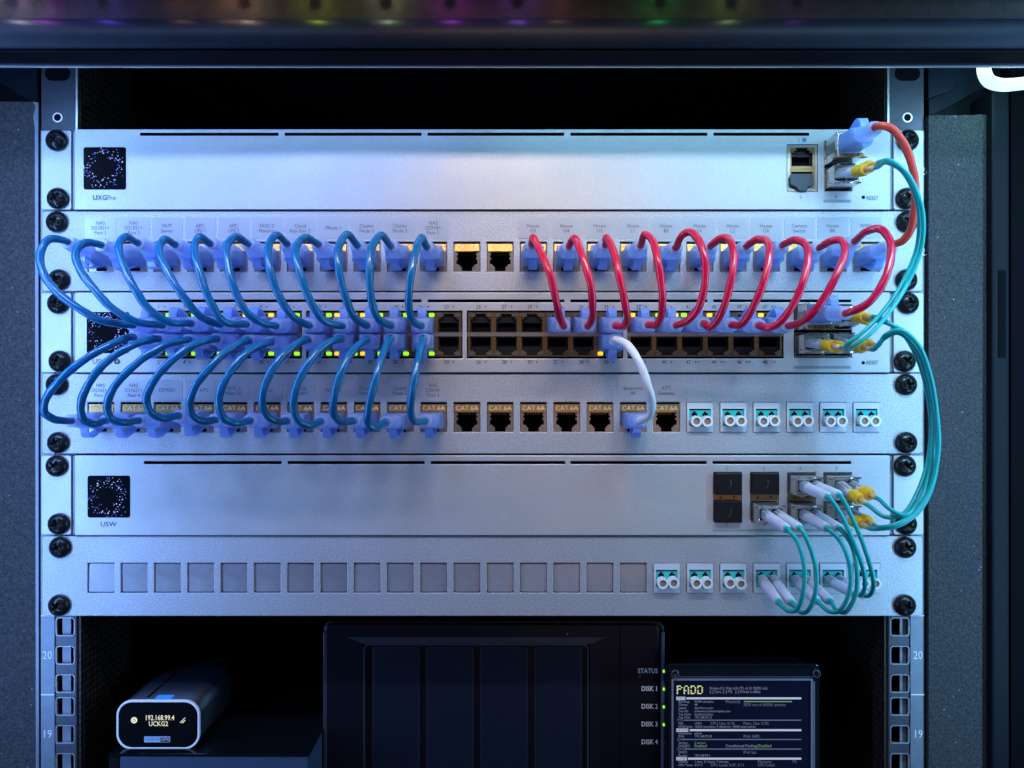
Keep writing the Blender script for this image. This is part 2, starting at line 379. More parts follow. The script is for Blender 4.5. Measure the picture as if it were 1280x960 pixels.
# mounting rails
HZ = [783.5, 819, 854.5, 883, 918, 953, 982]
rim_cache = None
for side in (-1, 1):
    xo = CX+side*242.6; xi = CX+side*223.2
    x0, x1 = min(xo, xi), max(xo, xi)
    hx0, hx1 = CX+side*224.2, CX+side*234.4
    ha, hb = min(hx0, hx1), max(hx0, hx1)
    holes = [(ha, hb, Z(py, 2)-5, Z(py, 2)+5) for py in HZ]
    rail = obj('mounting_rail', MB().plate(x0, x1, -300, 205, 2, 4, holes, 0, 1), ['railmetal', 'edge'], rack, .25)
    obj('inner_flange', MB().box(min(xi, xi-side*1.8), max(xi, xi-side*1.8), 3.2, 60, -300, 205), 'perf', rack)
    obj('rear_flange', MB().box(*sorted((X(78.5, 4.6), X(89, 4.6)) if side < 0 else (X(1124.5, 4.6), X(1132.5, 4.6))), 4.3, 5, -300, -129), 'railstrip', rack)
    obj('rail_edge', MB().box(*sorted((xi-side*.9, xi+side*.1)), 1.4, 1.95, 139.6, 205), 'edge', rack)
    st0, st1 = CX+side*242.4, CX+side*234.9
    obj('number_strip', MB().box(min(st0, st1), max(st0, st1), 1.3, 1.9, -300, 139), 'railstrip', rail)
    for py in (769.5, 868.2):
        obj('unit_line', MB().box(min(st0, st1)+.3, max(st0, st1), 1.1, 1.28, Z(py, 1.2)-.4, Z(py, 1.2)+.3), 'whiteink', rail)
    for py, s in ((819.5, '20'), (918, '19')):
        text(s, 59 if side < 0 else 1147.5, py, 10, 1.2, 'whiteink', rail, 'unit_number', sx=.85)
    for py in HZ:
        o_ = rrect(ha-.1, hb+.1, Z(py, 2)-5.1, Z(py, 2)+5.1, 1.7); i_ = rrect(ha+.28, hb-.28, Z(py, 2)-4.72, Z(py, 2)+4.72, 1.45)
        obj('hole_rim', MB().ring(o_, i_, 1.75, 2.6), 'rimgrey', rail)
    # slot and round hole at the top of the rail
    cx = CX+side*233.5; zc = Z(92, 2)
    obj('slot', MB().prism(rrect(cx-7, cx+7, zc-4, zc+4, 3.9), 1.86, 1.98), 'cavity', rail)
    cz = Z(147, 2)
    obj('hole_rim', MB().ring(circ(cx, cz, 2.7), circ(cx, cz, 2.0), 1.7, 2.0), 'edge', rail)
    obj('round_hole', MB().prism(circ(cx, cz, 2.1), 1.84, 1.98), 'cavity', rail)
text('25', 1157, 315, 10, 1.2, 'whiteink', rack, 'unit_number', sx=.85)
text('26', 1157, 214, 10, 1.2, 'whiteink', rack, 'unit_number', sx=.85)
# side foam, gussets and door frame
def ragged(x, z0, z1, amp, n=70):
    return [(x+random.uniform(-amp, amp), z0+(z1-z0)*i/n) for i in range(n+1)]
xl = X(46.5, .5)
obj('side_foam', MB().prism([(-340, -300)]+ragged(xl, -300, Z(127, 0), .35)+[(-340, Z(127, 0)+.8)], .5, 8), 'foam', rack)
xr0, xr1 = X(1161, -1), X(1238, -1)
tops = [(xr1-(xr1-xr0)*i/14, Z(144.5, 0)+random.uniform(-.3, .3)) for i in range(15)]
obj('side_foam', MB().prism([(xr0, -300), (xr1, -300)]+tops, -1.0, 8), 'foam', rack)
sl = [(X(a_, .2), Z(b_, .2)) for a_, b_ in ((47.5, 128), (41, 127), (44.5, 134), (41.5, 146), (43.5, 160), (45, 1100), (48.5, 1100))]
obj('rail_flange', MB().prism(sl, .25, .9), 'railstrip', rack)
def q(pts, y): return [(P(a, b, y).x, P(a, b, y).z) for a, b in pts]
obj('corner_gusset', MB().prism(q([(-60, 40), (47, 40), (47, 126), (39, 127), (0, 103), (-60, 68)], 8), 8, 12), 'beam', rack, .5)
obj('corner_gusset', MB().prism(q([(1161, 40), (1330, 40), (1240, 104), (1168, 143), (1161, 144)], 8), 8, 12), 'beam', rack, .5)
obj('gusset_web', MB().prism(q([(1161, 40), (1205, 40), (1205, 82), (1190, 112), (1161, 122)], 2), 2.5, 8), 'beam', rack, .5)
obj('corner_block', MB().box(-345, X(46, 12), 14, 30, 130, 205), 'inner', rack)
obj('corner_block', MB().box(X(1162, 12), 345, 14, 30, 130, 205), 'inner', rack)
obj('door_post', MB().plate(X(1240, -6), X(1262.5, -6), -300, Z(112, -6), -6, 20), 'inner', rack, 1.2)
obj('post_groove', MB().box(X(1248, -6.2), X(1257, -6.2), -6.5, -6.05, Z(447, -6), Z(338, -6)), 'cavity', rack)
obj('door_edge', MB().box(X(1264, -2), 420, -2, 25, -300, 205), 'cavity', rack)
obj('door_frame', MB().box(-420, -341, -2, 25, -300, 205), 'inner', rack)

# lit tube of the light strip hanging down at the upper right
tube_pts = [(1229.5, 55), (1229.5, 78), (1230.5, 91), (1236, 101), (1247, 105.5), (1262, 106), (1282, 104), (1320, 100)]
tb = thing('led_tube', 'glowing white light tube curving below the top beam at the corner', 'light', P(1250, 106, -40))
obj('tube', MB().tube(spline([P(a, b, -42) for a, b in tube_pts]), 3.1, 14), 'tube', tb)
for a, b, c in ((1258, 112, (.1, 1, .3)), (1238, 104, (.4, .4, 1))):
    l = bpy.data.lights.new('tube_glow', 'POINT'); l.energy = .022; l.color = c; l.shadow_soft_size = .003
    o = bpy.data.objects.new('tube_glow', l); COL.objects.link(o); o.location = P(a, b+4, -30)*.001
# coloured fairy beads along the lid
beads = [(5, (.9, .9, 1)), (38, (.55, .08, 1)), (120, (.16, .10, 1)), (300, (1, .72, .45)), (390, (.65, .85, .1)), (480, (.75, .95, .55)), (562, (.65, .08, .95)), (648, (.38, .15, 1)), (828, (.05, .8, .15)), (918, (.55, .75, .2)), (1003, (.4, .05, .7))]
lid_y = -66
st = thing('led_bead_string', 'string of small multicoloured light beads along the lid edge', 'light string', P(600, -4, -68))
obj('cord', MB().box(-340, 340, -67.3, -66.2, Z(-16, -68), Z(-9, -68)), 'cavity', st)
for px, c in beads:
    mname = 'bead%d' % px; M[mname] = mat('bead', c, .4, emit=c, estr=1.6)
    p = P(px, -6.5, -69)
    sp = []
    for k in range(7):
        a = math.pi*k/6; sp.append(p+Vector((0, -1.6*math.cos(a), 0)))
    obj('bead', MB().tube([p+Vector((0, -1.7*math.cos(math.pi*k/6), 0)) for k in range(7)], [max(.05, 1.7*math.sin(math.pi*k/6)) for k in range(7)], 10), mname, st)
    l = bpy.data.lights.new('bead_light', 'POINT'); l.energy = .011 if px < 700 else .008 if px < 1000 else .003; l.color = c; l.shadow_soft_size = .0015
    o = bpy.data.objects.new('bead_light', l); COL.objects.link(o); o.location = (p+Vector((0, -5, 1)))*.001
for px in (210, 270, 700):
    l = bpy.data.lights.new('bead_light', 'POINT'); l.energy = .003; l.color = (1, .45, .22); l.shadow_soft_size = .003
    o = bpy.data.objects.new('bead_light', l); COL.objects.link(o); o.location = (P(px, -18, -73))*.001

# ---------------------------------------------------------------- shared meshes
def screw_mesh():
    R = 5.75; n = 46; vs = []; idx = {}; fs = []
    def h(x, z):
        d = math.hypot(x, z); b = 4.4*math.sqrt(max(0, 1-(d/R)**2*.93))-1.0
        a = min(abs(x), abs(z)); l = max(abs(x), abs(z))
        if a < .78 and l < 3.1: b = min(b, 2.6-2.6*(1-l/3.4))
        elif a+l < 1.9 and a < .95: b = min(b, 1.0)
        return b
    g = MB(); st_ = 2*R/n
    for i in range(n+1):
        for j in range(n+1):
            x = -R+i*st_; z = -R+j*st_
            d = math.hypot(x, z)
            if d <= R*1.06:
                if d > R*.985: x, z = x/d*R, z/d*R
                idx[i, j] = len(vs); vs.append((x, -h(x, z)-1.0, z))
    for i in range(n):
        for j in range(n):
            k = [(i, j), (i+1, j), (i+1, j+1), (i, j+1)]
            if all(t in idx for t in k): fs.append(tuple(idx[t] for t in k))
    g.add(vs, fs, 0, True)
    g.prism(circ(0, 0, 5.9, 32), -1.15, 0, 0)
    return g.mesh('screw', 'screw')
SCREW = screw_mesh()
def screws(unit, parent, y):
    for sx in (-1, 1):
        for dz in (6.2, 37.9):
            jx = random.uniform(-.9, .9); rot = random.uniform(0, 1.5)
            obj('screw', SCREW, None, parent, at=T(CX+sx*231.6+jx, y, ZT[unit]-dz) @ Matrix.Rotation(rot, 4, 'Y'))
# RJ45 plug: local -y points out of the port, latch below
def plug_meshes():
    b = MB(); w, h = 5.95, 4.35
    prof = [rrect(-w+.25, w-.25, -h+.2, h-.2, .7, 3), rrect(-w, w, -h, h, 1.0, 3), rrect(-w, w, -h, h, 1.0, 3), rrect(-w+.5, w-.5, -h+.4, h-.4, 1.3, 3), rrect(-4.7, 4.7, -3.9, 3.9, 1.8, 3)]
    ys = [5, -1.0, -11, -13.2, -14.6]
    def loft(m, prof, ys, cap=True):
        n = len(prof[0]); v = [(x, y, z) for p, y in zip(prof, ys) for x, z in p]
        f = [(i*n+k, i*n+(k+1) % n, (i+1)*n+(k+1) % n, (i+1)*n+k) for i in range(len(ys)-1) for k in range(n)]
        m.add(v, f, 0, True); m.add(v[:n], [tuple(range(n))]); m.add(v[-n:], [tuple(range(n))])
    loft(b, prof, ys)
    t = MB(); pr = []; yy = []
    for k in range(15):
        u = k/14; ww = 4.5-1.2*u+(.28 if k % 2 else 0); hh = 3.7-.8*u+(.22 if k % 2 else 0)
        pr.append(rrect(-ww, ww, -hh, hh, min(ww, hh)*.75, 3)); yy.append(-13.6-13.2*u)
    loft(t, pr, yy)
    l = MB()     # latch: arched strip that springs away from the body
    pts = [(-0.5, -4.3), (-3.5, -5.8), (-7, -7.6), (-10.5, -8.8), (-13.2, -8.2), (-14.6, -6.2), (-14.8, -4.0)]
    V = []; F = []
    for i, (y, z) in enumerate(pts):
        a = pts[max(i-1, 0)]; c = pts[min(i+1, len(pts)-1)]; d = Vector((c[0]-a[0], c[1]-a[1])).normalized(); nx, nz = -d.y*.45, d.x*.45
        ww = 2.3-.25*(i > 4)
        V += [(-ww, y+nx, z+nz), (ww, y+nx, z+nz), (ww, y-nx, z-nz), (-ww, y-nx, z-nz)]
    for i in range(len(pts)-1):
        for k in range(4): F.append((i*4+k, i*4+(k+1) % 4, i*4+4+(k+1) % 4, i*4+4+k))
    F += [(0, 1, 2, 3), tuple(len(V)-4+k for k in range(4))]
    l.add(V, F, 0, False)
    return b.mesh('plug', 'plug'), t.mesh('boot', 'plugboot'), l.mesh('latch', 'plug')
PLUG, BOOT, LATCH = plug_meshes()
def wires_mesh():
    g = MB()
    for k in range(8):
        x = -3.5+k*1.0; g.tube([(x, 3, .6), (x, -3, .6), (x*.8, -8, .2), (x*.45, -13, 0)], .46, 6, k % 4)
    for k in range(8): g.box(-3.7+k*1.0, -3.3+k*1.0, -1.5, 3, 1.2, 3.4, 4)
    return g.mesh('wires', ['wirewhite', 'wireblue', 'wirewhite', 'wireorange', 'brass'])
WIRES = wires_mesh()
def orient(c, d, flip=False):                   # local -y along d
    d = Vector(d).normalized(); yv = -d; xv = yv.cross(Vector((0, 0, 1))).normalized(); zv = xv.cross(yv)
    R = Matrix((xv, yv, zv)).transposed().to_4x4()
    if flip: R = R @ Matrix.Rotation(math.pi, 4, 'Y')
    return Matrix.Translation(Vector(c)*.001) @ R
def add_plug(parent, c, aim, flip):
    d = (aim-c).normalized(); m = orient(c, d, flip)
    p = obj('plug', PLUG, None, parent, at=m); obj('boot', BOOT, None, p, at=m); obj('latch', LATCH, None, p, at=m); obj('wires', WIRES, None, p, at=m)
    return c+d*26.0, d
# keystone jack (opening centre at origin, latch slot down); front at y=0
def jack_mesh():
    m = MB()   # 0 metal 1 bar 2 cavity
    m.plate(-7.0, 7.0, -6.9, 8.6, 1.0, 3.0, [(-5.7, 5.7, -2.6, 4.0), (-4.5, 4.5, -4.2, -2.6), (-2.9, 2.9, -6.4, -4.2)], 0, 2)
    m.box(-6.0, 6.0, 12, 12.4, -6.5, 4.2, 2)
    for sx in (-1, 1):
        m.box(min(sx*5.7, sx*6.0), max(sx*5.7, sx*6.0), 3, 12, -6.5, 4.2, 2)
        for z in (.0, 2.4): m.box(*sorted((sx*5.0, sx*5.75)), 1.2, 2.6, z, z+1.2, 0)
        m.prism([(sx*5.7, -4.9), (sx*5.7, -3.0), (sx*4.3, -3.0), (sx*3.0, -4.6), (sx*3.0, -4.9)], .7, 2.8, 0)
    for k in range(8): m.box(-3.6+k*.98, -3.2+k*.98, 4, 11, 2.9, 3.3, 1)
    # marking bar leans back a little
    m.add([(-6.6, .35, 4.5), (6.6, .35, 4.5), (6.6, 1.0, 8.4), (-6.6, 1.0, 8.4), (-6.6, 2, 4.5), (6.6, 2, 4.5), (6.6, 2, 8.4), (-6.6, 2, 8.4)],
          [(0, 1, 2, 3), (0, 4, 5, 1), (1, 5, 6, 2), (2, 6, 7, 3), (3, 7, 4, 0)], 1)
    return m.mesh('keystone_jack', ['jackmetal', 'jackbar', 'cavity'])
JACK = jack_mesh()
def port_mesh():                                # switch socket, latch slot up
    m = MB()
    m.plate(-6.95, 6.95, -5.6, 6.9, .2, 1.4, [(-5.75, 5.75, -4.2, 3.4), (-4.3, 4.3, 3.4, 4.6), (-2.9, 2.9, 4.6, 6.2)], 0, 0)
    m.plate(-5.75, 5.75, -4.2, 6.2, 2.2, 4, [(-5.0, 5.0, -3.3, 1.4)], 1, 1)
    m.box(-6, 6, 5, 5.4, -4.4, 6.4, 2)
    m.prism([(-5.75, 3.4), (-5.75, 6.3), (-3.0, 6.3), (-3.0, 4.6), (-4.3, 4.6), (-4.3, 3.4)][::-1], .9, 2.4, 1)
    m.prism([(5.75, 3.4), (5.75, 6.3), (3.0, 6.3), (3.0, 4.6), (4.3, 4.6), (4.3, 3.4)], .9, 2.4, 1)
    return m.mesh('port', ['brass', 'sock', 'cavity'])
PORT = port_mesh()
def lc_meshes():
    m = MB()
    m.plate(-7.1, 7.1, -8.0, 8.0, -.35, 2.5, [(-5.9, 5.9, -4.9, 4.6)], 0, 1)
    m.box(-6, 6, .45, 2.6, -5, 3.7, 1); m.box(-6, 6, 2.2, 2.6, 3.7, 5, 2)
    for sx in (-2.95, 2.95):
        m.box(sx-1.5, sx+1.5, .30, .44, .4, 2.2, 2); m.box(sx-.65, sx+.65, .28, .44, 2.2, 3.1, 2)
    a = m.mesh('fiber_adapter', ['adapter', 'aquaplastic', 'cavity'])
    c = MB()
    c.ring(circ(0, 0, 2.95, 22), circ(0, 0, 1.9, 22), -4.2, 2.1, 0); c.prism(circ(0, 0, 1.95, 18), -3.5, 1, 1)
    return a, c.mesh('dust_cap', ['capring', 'caphole'])
LC, LCCAP = lc_meshes()
BLANK = MB().plate(-7.0, 7.0, -7.7, 7.7, .75, 2, [], 0, 0, .9).mesh('blank_insert', 'blank')
TAPE = MB().prism(rrect(-8.4, 8.4, -5.8, 5.8, .5, 2), -.16, -.02).mesh('label_sticker', 'tape')

# ---------------------------------------------------------------- rack units
def device(unit, name, label, holes, disp, ear_y=0.):
    t = thing(name, label, 'router' if 'gateway' in name else 'network switch', (CX, 0, ZT[unit]-44))
    z1, z0 = ZT[unit]-.35, ZT[unit]-44.0
    obj('faceplate', MB().plate(CX-222.3, CX+222.3, z0, z1, -1.5, .8, holes, 0, 1), ['silver', 'cavity'], t, .45)
    obj('chassis', MB().box(CX-219, CX+219, 12, 200, z0+1, z1-1), 'cavity', t)
    for sx in (-1, 1):
        a, b = sorted((CX+sx*241.3, CX+sx*224.9))
        obj('rack_ear', MB().plate(a, b, z0+.2, z1-.2, -.1, 1.7, [], 0, 0, 1.2), 'silver', t, .3)
        obj('ear_bend', MB().box(*sorted((CX+sx*224.7, CX+sx*222.6)), .9, 12, z0+.6, z1-.6), 'railstrip', t)
    screws(unit, t, -.1)
    dx0, dx1, dy0, dy1 = disp
    p = rrect(X(dx0, -1.6), X(dx1, -1.6), Z(dy1, -1.6), Z(dy0, -1.6), 1.2)
    d = obj('display', MB().prism(p, -1.72, -1.2), 'blackgloss', t)
    obj('display_rim', MB().ring(rrect(X(dx0)-.45, X(dx1)+.45, Z(dy1)-.45, Z(dy0)+.45, 1.6), p, -1.62, -1.3), 'silver', d)
    for mname, cnt in (('pixblue', 85), ('pixwhite', 45)):
        g = MB(); cx, cz = (X(dx0)+X(dx1))/2, (Z(dy0)+Z(dy1))/2
        for _ in range(cnt):
            a = random.uniform(0, 2*math.pi); cl = math.sin(a*3+unit)*.5+.5
            r = random.gauss(8.6, 1.3+1.1*cl); r = min(max(r, 5.0), 13.8)
            x = max(min(cx+r*math.cos(a), X(dx1)-1), X(dx0)+1); z = max(min(cz+r*math.sin(a), Z(dy0)-1), Z(dy1)+1); s_ = random.uniform(.14, .30)
            g.prism(circ(x, z, s_, 6), -1.84, -1.73)
        o = obj('display_dots', g, mname, d); o['kind'] = 'stuff'
    return t
def slots(rngs, ya, yb): return [(X(a), X(b), Z(yb), Z(ya)) for a, b in rngs]
SL = [(357, 527), (535, 705), (713, 883)]
# gateway
h0 = slots([(177, 349)]+SL+[(891, 1010)], 167.2, 170.6)+[(X(982.5), X(1021), Z(240.5), Z(181.5)), (X(1029), X(1064), Z(240), Z(177))]
gw = device(0, 'gateway_router', 'silver gateway in the topmost rack slot with display and bare front', h0, (104.5, 157.5, 184, 237))
text('UXG', 124.8, 247.3, 6.2, -1.65, 'ink', gw, sx=.92, bold=.05); text('Pro', 139.2, 247.3, 6.2, -1.65, 'inkgrey', gw, sx=.85)
obj('port_indicator', MB().prism(circ(X(1004), Z(176), 1.2), -1.6, -1.45), 'inkblue', gw); text('1', 999, 176, 5, -1.65, 'inkblue', gw)
text('2', 1001, 246, 4, -1.65, 'inkgrey', gw)
text('4', 1045, 246, 4, -1.65, 'inkgrey', gw)
obj('indicator_bar', MB().box(X(1028), X(1062), -1.62, -1.4, Z(254), Z(250.5)), 'greybar', gw)
obj('reset_hole', MB().prism(circ(X(1077.5), Z(247.5), .95), -1.62, -1.45), 'cavity', gw); text('RESET', 1090.5, 247.8, 4.8, -1.65, 'inkgrey', gw, sx=.82)
RX = lambda m: m @ Matrix.Rotation(math.pi, 4, 'Y')
obj('port', PORT, None, gw, at=T(X(1001.5), -1.2, Z(199)))
obj('port', PORT, None, gw, at=RX(T(X(1001.5), -1.2, Z(225))))
obj('port_frame', MB().ring(rrect(X(983), X(1020.5), Z(240), Z(182), .4), rrect(X(986.5), X(1017), Z(236.5), Z(185.5), .3), -1.3, 2), 'jackmetal', gw)
dc = obj('dust_cover', MB().prism(q([(989, 217), (1015, 217), (1017, 222), (1017, 231), (1011, 233), (1009, 239), (999, 239), (995, 234), (988, 231), (987, 222)], -3), -3.2, 4), 'covergrey', gw, .5)
# upper patch panel
JX = [126+41.6*k for k in range(24)]
def patch_panel(unit, label, hy, cyo, jacks, hole_h=(8.9, -7.2)):
    t = thing('patch_bay', label, 'patch panel', (CX, 0, ZT[unit]-44))
    z1, z0 = ZT[unit]-.3, ZT[unit]-43.9
    holes = []
    for k, kind in enumerate(jacks):
        x = X(JX[k]); zc = Z(hy)
        holes.append((x-7.25, x+7.25, zc-8.2, zc+8.2))
    obj('panel_face', MB().plate(CX-240.9, CX+240.9, z0, z1, 0, 1.6, holes, 0, 0, 1.8), 'grain', t, .35)
    obj('panel_tray', MB().box(CX-219, CX+219, 16, 60, z0+1.5, z1-1.5), 'cavity', t)
    screws(unit, t, 0)
    for k, kind in enumerate(jacks):
        x = X(JX[k])
        if kind == 'J':
            j = obj('keystone_jack', JACK, None, t, at=T(x, -.25, Z(cyo)))
            TEXTS.append(('CAT.6A', Vector((x, .25, Z(cyo)+6.4)), 3.7, 'jacktext', j, 'printed_text', 'CENTER', 1.0, .03))
        elif kind == 'L':
            a = obj('fiber_adapter', LC, None, t, at=T(x, -.2, Z(hy)))
        elif kind == 'B':
            obj('blank_insert', BLANK, None, t, at=T(x, .1, Z(hy)) @ Matrix.Rotation(random.uniform(-.03, .03), 4, 'Z') @ Matrix.Rotation(random.uniform(-.02, .02), 4, 'X'))
    return t
def labels(t, items, py):
    for k, s in items.items():
        x = X(JX[k]); lb = obj('label_sticker', TAPE, None, t, at=T(x, 0, Z(py)))
        n = s.count('\n')
        text(s, JX[k]-.5, py-(0 if n != 1 else -.5), 4.5, -.28, 'inkgrey', lb, sx=.92)
pp1 = patch_panel(1, 'upper silver patch panel with blue and red patch cables plugged in', 321, 324, 'J'*24)
labels(pp1, {0: 'NAS\nDS1821+\nPort 1', 1: 'NAS\nDS1821+\nPort 3', 2: 'NUT\nServer', 3: 'APC\nUPS 1', 4: 'APC\nUPS 2', 5: 'NUC 2\nMonitor', 6: 'Cloud\nKey Gen 2', 7: 'Pihole 1', 8: 'Cluster\nNode 3', 9: 'Cluster\nNode 2', 10: 'NAS\nDS918+\nPort 1',
             13: 'House\nO3', 14: 'House\nO4', 15: 'House\nO5', 16: 'House\nL1', 17: 'House\nB3', 18: 'House\nL4', 19: 'House\nL2', 20: 'House\nO6', 21: 'Camera\nSwitch', 22: 'House\nBR', 23: 'WAN\nATT'}, 285)
# 48 port switch
PXC = [201+200*g+32*c for g in range(4) for c in range(6)]
h2 = slots([(182, 349)]+SL+[(891, 1062)], 375, 378)+[(X(PXC[6*g]-17), X(PXC[6*g+5]+17), Z(448), Z(389)) for g in range(4)]+[(X(991.5), X(1063), Z(447), Z(381))]
sw = device(2, 'network_switch', 'silver 48 port switch between the patch panels with lit port lights', h2, (108.5, 161.5, 390, 441.5))
text('USW Pro', 133, 452, 6.2, -1.65, 'ink', sw, sx=1.0)
ic = MB(); ic.ring(circ(X(148.3), Z(452), 1.5, 16), circ(X(148.3), Z(452), .8, 16), -1.62, -1.45); obj('power_symbol', ic, 'ink', sw)
text('RESET', 1090.5, 453.5, 4.8, -1.65, 'inkgrey', sw, sx=.82); obj('reset_hole', MB().prism(circ(X(1077.5), Z(453.5), .95), -1.62, -1.45), 'cavity', sw)
obj('indicator_bar', MB().box(X(991), X(1062), -1.62, -1.4, Z(461), Z(457.5)), 'greybar', sw)
GZ = {0: Z(406.5), 1: Z(430.0)}
topled = {0: 'gg', 1: 'g', 3: 'a', 4: 'a', 5: 'g', 6: 'ga', 7: 'gg', 8: 'g', 9: 'ga', 10: 'g', 11: 'g'}
green = set(range(11)); LEDM = {c: MB().prism(rrect(-1.45, 1.45, -1.0, 1.0, .5, 3), -.3, 1).mesh('port_light', c) for c in ('green', 'amberled', 'offled')}
for i, px in enumerate(PXC):
    for row in (0, 1):
        m = T(X(px), -1.1, GZ[row])
        p = obj('port', PORT, None, sw, at=m if row == 0 else RX(m))
        for sd in (-1, 1):
            st_ = 'offled'
            if i < 11 and sd > 0:
                st_ = 'green'
                if row == 0 and i in (3, 4): st_ = 'amberled'
            if i < 11 and sd < 0 and i in (7, 8): st_ = 'amberled'
            if row == 0 and sd < 0 and i in (18, 21, 23): st_ = 'amberled'
            if row == 0 and sd < 0 and i in (19, 20): st_ = 'green'
            if row == 0 and sd > 0 and i == 19: st_ = 'amberled'
            if row == 1 and sd < 0 and i == 17: st_ = 'amberled'
            obj('port_light', LEDM[st_], None, p, at=T(X(px)+sd*4.75, -1.3, Z(394 if row == 0 else 442.2)))
        n = 2*i+1+row
        text('%d\u03d5%s' % (n, '++' if n > 40 else '+'), px+1, 383.8 if row == 0 else 452.8, 4.6, -1.65, 'ink', sw, 'port_number', sx=.9)
for g in range(4):
    a, b = X(PXC[6*g]-16.8), X(PXC[6*g+5]+16.8)
    obj('port_bay_bar', MB().box(a, b, -1.25, -.3, Z(420.6), Z(415.6)), 'jackmetal', sw)
# lower patch panel
pp2 = patch_panel(3, 'lower silver patch panel of mixed copper jacks and six aqua fiber couplers', 521.5, 525, 'J'*18+'L'*6)
labels(pp2, {0: 'NAS\nDS1621+\nPort 3', 1: 'NAS\nDS1621+\nPort 4', 2: 'CP PDU', 3: 'CP ATS', 4: 'NUC 1\nMain OS', 5: 'Active', 6: 'Home\nGeneral', 7: 'Pihole 2', 8: 'Cluster\nNode 1', 9: 'Cluster\nNode 3', 10: 'NAS\nDS918+\nPort 2', 16: 'Basement\nAP', 17: 'ATT\nGateway'}, 488)
# aggregation switch
AGX = [908.5, 954.5, 1000.5, 1045.5]
h4 = slots([(182, 353), (361, 531), (539, 706), (713, 882), (890, 1062)], 576.3, 579.6)+[(X(c-17.5), X(c+17.5), Z(652), Z(590)) for c in AGX]
ag = device(4, 'fiber_switch', 'silver fiber switch with eight small cages and black port covers', h4, (109.5, 162.5, 594.5, 647))
text('USW', 135.5, 655.5, 5.8, -1.65, 'ink', ag, sx=1.1)
for k, c in enumerate(AGX): text(str(2*k+1), c, 586, 4.5, -1.65, 'inkgrey', ag)
text('2', 908.5, 655, 4.5, -1.65, 'inkgrey', ag)
obj('indicator_bar', MB().box(X(890), X(1064), -1.6, -1.42, Z(664), Z(660.5)), 'greybar', ag)
# bottom panel
pp3 = patch_panel(5, 'bottom silver panel filled with grey blanks and seven aqua fiber couplers', 722.5, 722.5, 'B'*17+'L'*7)
# dust caps in the unused couplers
for t, ks, hy in ((pp2, range(18, 24), 521.5), (pp3, (17, 18, 19, 23), 722.5)):
    ad = {round(o.matrix_basis.translation.x*1000, 1): o for o in t.children if o.name.startswith('fiber_adapter')}
    for k in ks:
        a = ad[round(X(JX[k]), 1)]
        for sx in (-2.95, 2.95): obj('dust_cap', LCCAP, None, a, at=T(X(JX[k])+sx+.2, -.2+random.uniform(-.5, .2), Z(hy)-2.0+random.uniform(-.3, .3)))

# ---------------------------------------------------------------- small cages: frames, covers, modules
def cage(parent, px, py, w=15.0, h=12.0):
    x, z = X(px), Z(py)
    m = MB(); m.ring(rrect(x-w/2, x+w/2, z-h/2, z+h/2, .3, 2), rrect(x-w/2+.45, x+w/2-.45, z-h/2+.45, z+h/2-.45, .2, 2), -1.0, 11, 0)
    m.box(x-w/2, x+w/2, 10.5, 11, z-h/2, z+h/2, 1)
    obj('module_cage', m, ['steel', 'cavity'], parent)
for c in AGX:
    cage(ag, c, 604); cage(ag, c, 638.5)
    o = obj('cage_divider', MB().box(X(c)-7.5, X(c)+7.5, -1.2, .5, Z(625), Z(617.5)), 'brass', ag)
    for sx in (-3.6, 3.6):
        s_ = 1 if sx < 0 else -1; zc = Z(621.2)
        obj('arrow_mark', MB().prism([(X(c)+sx-.9, zc-.7*s_), (X(c)+sx+.9, zc-.7*s_), (X(c)+sx, zc+.9*s_)][::s_], -1.3, -1.21), 'ink', o)
cage(gw, 1046.5, 192.5, 15, 13); cage(gw, 1046.5, 225.5, 15, 13)
for c in (1010, 1045.5):
    cage(sw, c, 397.5, 15, 13); cage(sw, c, 431, 15, 13)
for i, (c, py, lab) in enumerate(((908.5, 604, 'black rubber cover in the top cage of the first column'), (908.5, 638.5, 'black rubber cover in the bottom cage of the first column'), (954.5, 604, 'black rubber cover above the first fiber module'))):
    x, z = X(c), Z(py); t = thing('port_cover', lab, 'port cover', (x, -2, z-6), 'port covers in the fiber switch')
    obj('cap', MB().prism(rrect(x-7.3, x+7.3, z-5.9, z+5.9, .5, 2), -4.2, 4), 'black', t, .5)
    obj('hook_mark', MB().tube([Vector((x+1.0, -4.25, z+2.2)), Vector((x+1.0, -4.25, z-1.2)), Vector((x+.2, -4.25, z-2.2)), Vector((x-.9, -4.25, z-1.7))], .28, 6), 'nasedge', t)
def fiber_module(px, py, label, y0, out=13., bail='steel', flip=1):
    x, z = X(px), Z(py); t = thing('fiber_module', label, 'transceiver', (x, y0, z-6), 'small fiber modules')
    m = MB(); w, h = 6.8, 5.0
    m.plate(x-w, x+w, z-h, z+h, y0-out, y0+8, [(x-5.9, x-.4, z-2.9, z+2.9), (x+.4, x+5.9, z-2.9, z+2.9)], 0, 1)
    obj('module_body', m, ['steel', 'cavity'], t, .25)
    b = MB()
    for sx in (-1, 1): b.tube([(x+sx*6.9, y0-out+5, z+flip*3.0), (x+sx*6.9, y0-out-1.8, z+flip*4.6)], .45, 6)
    b.tube([(x-6.9, y0-out-1.8, z+flip*4.6), (x+6.9, y0-out-1.8, z+flip*4.6)], .5, 6); b.box(x-4.2, x+4.2, y0-out-2.3, y0-out+1.0, z+flip*5.1-.2, z+flip*5.1+.2)
    for sx in (-3.6, 3.6): b.box(x+sx-.8, x+sx+.8, y0-out-1, y0-out+3, z-flip*5.4-.3, z-flip*5.4+.4)
    obj('bail_latch', b, bail, t)
    return x, y0-out, z
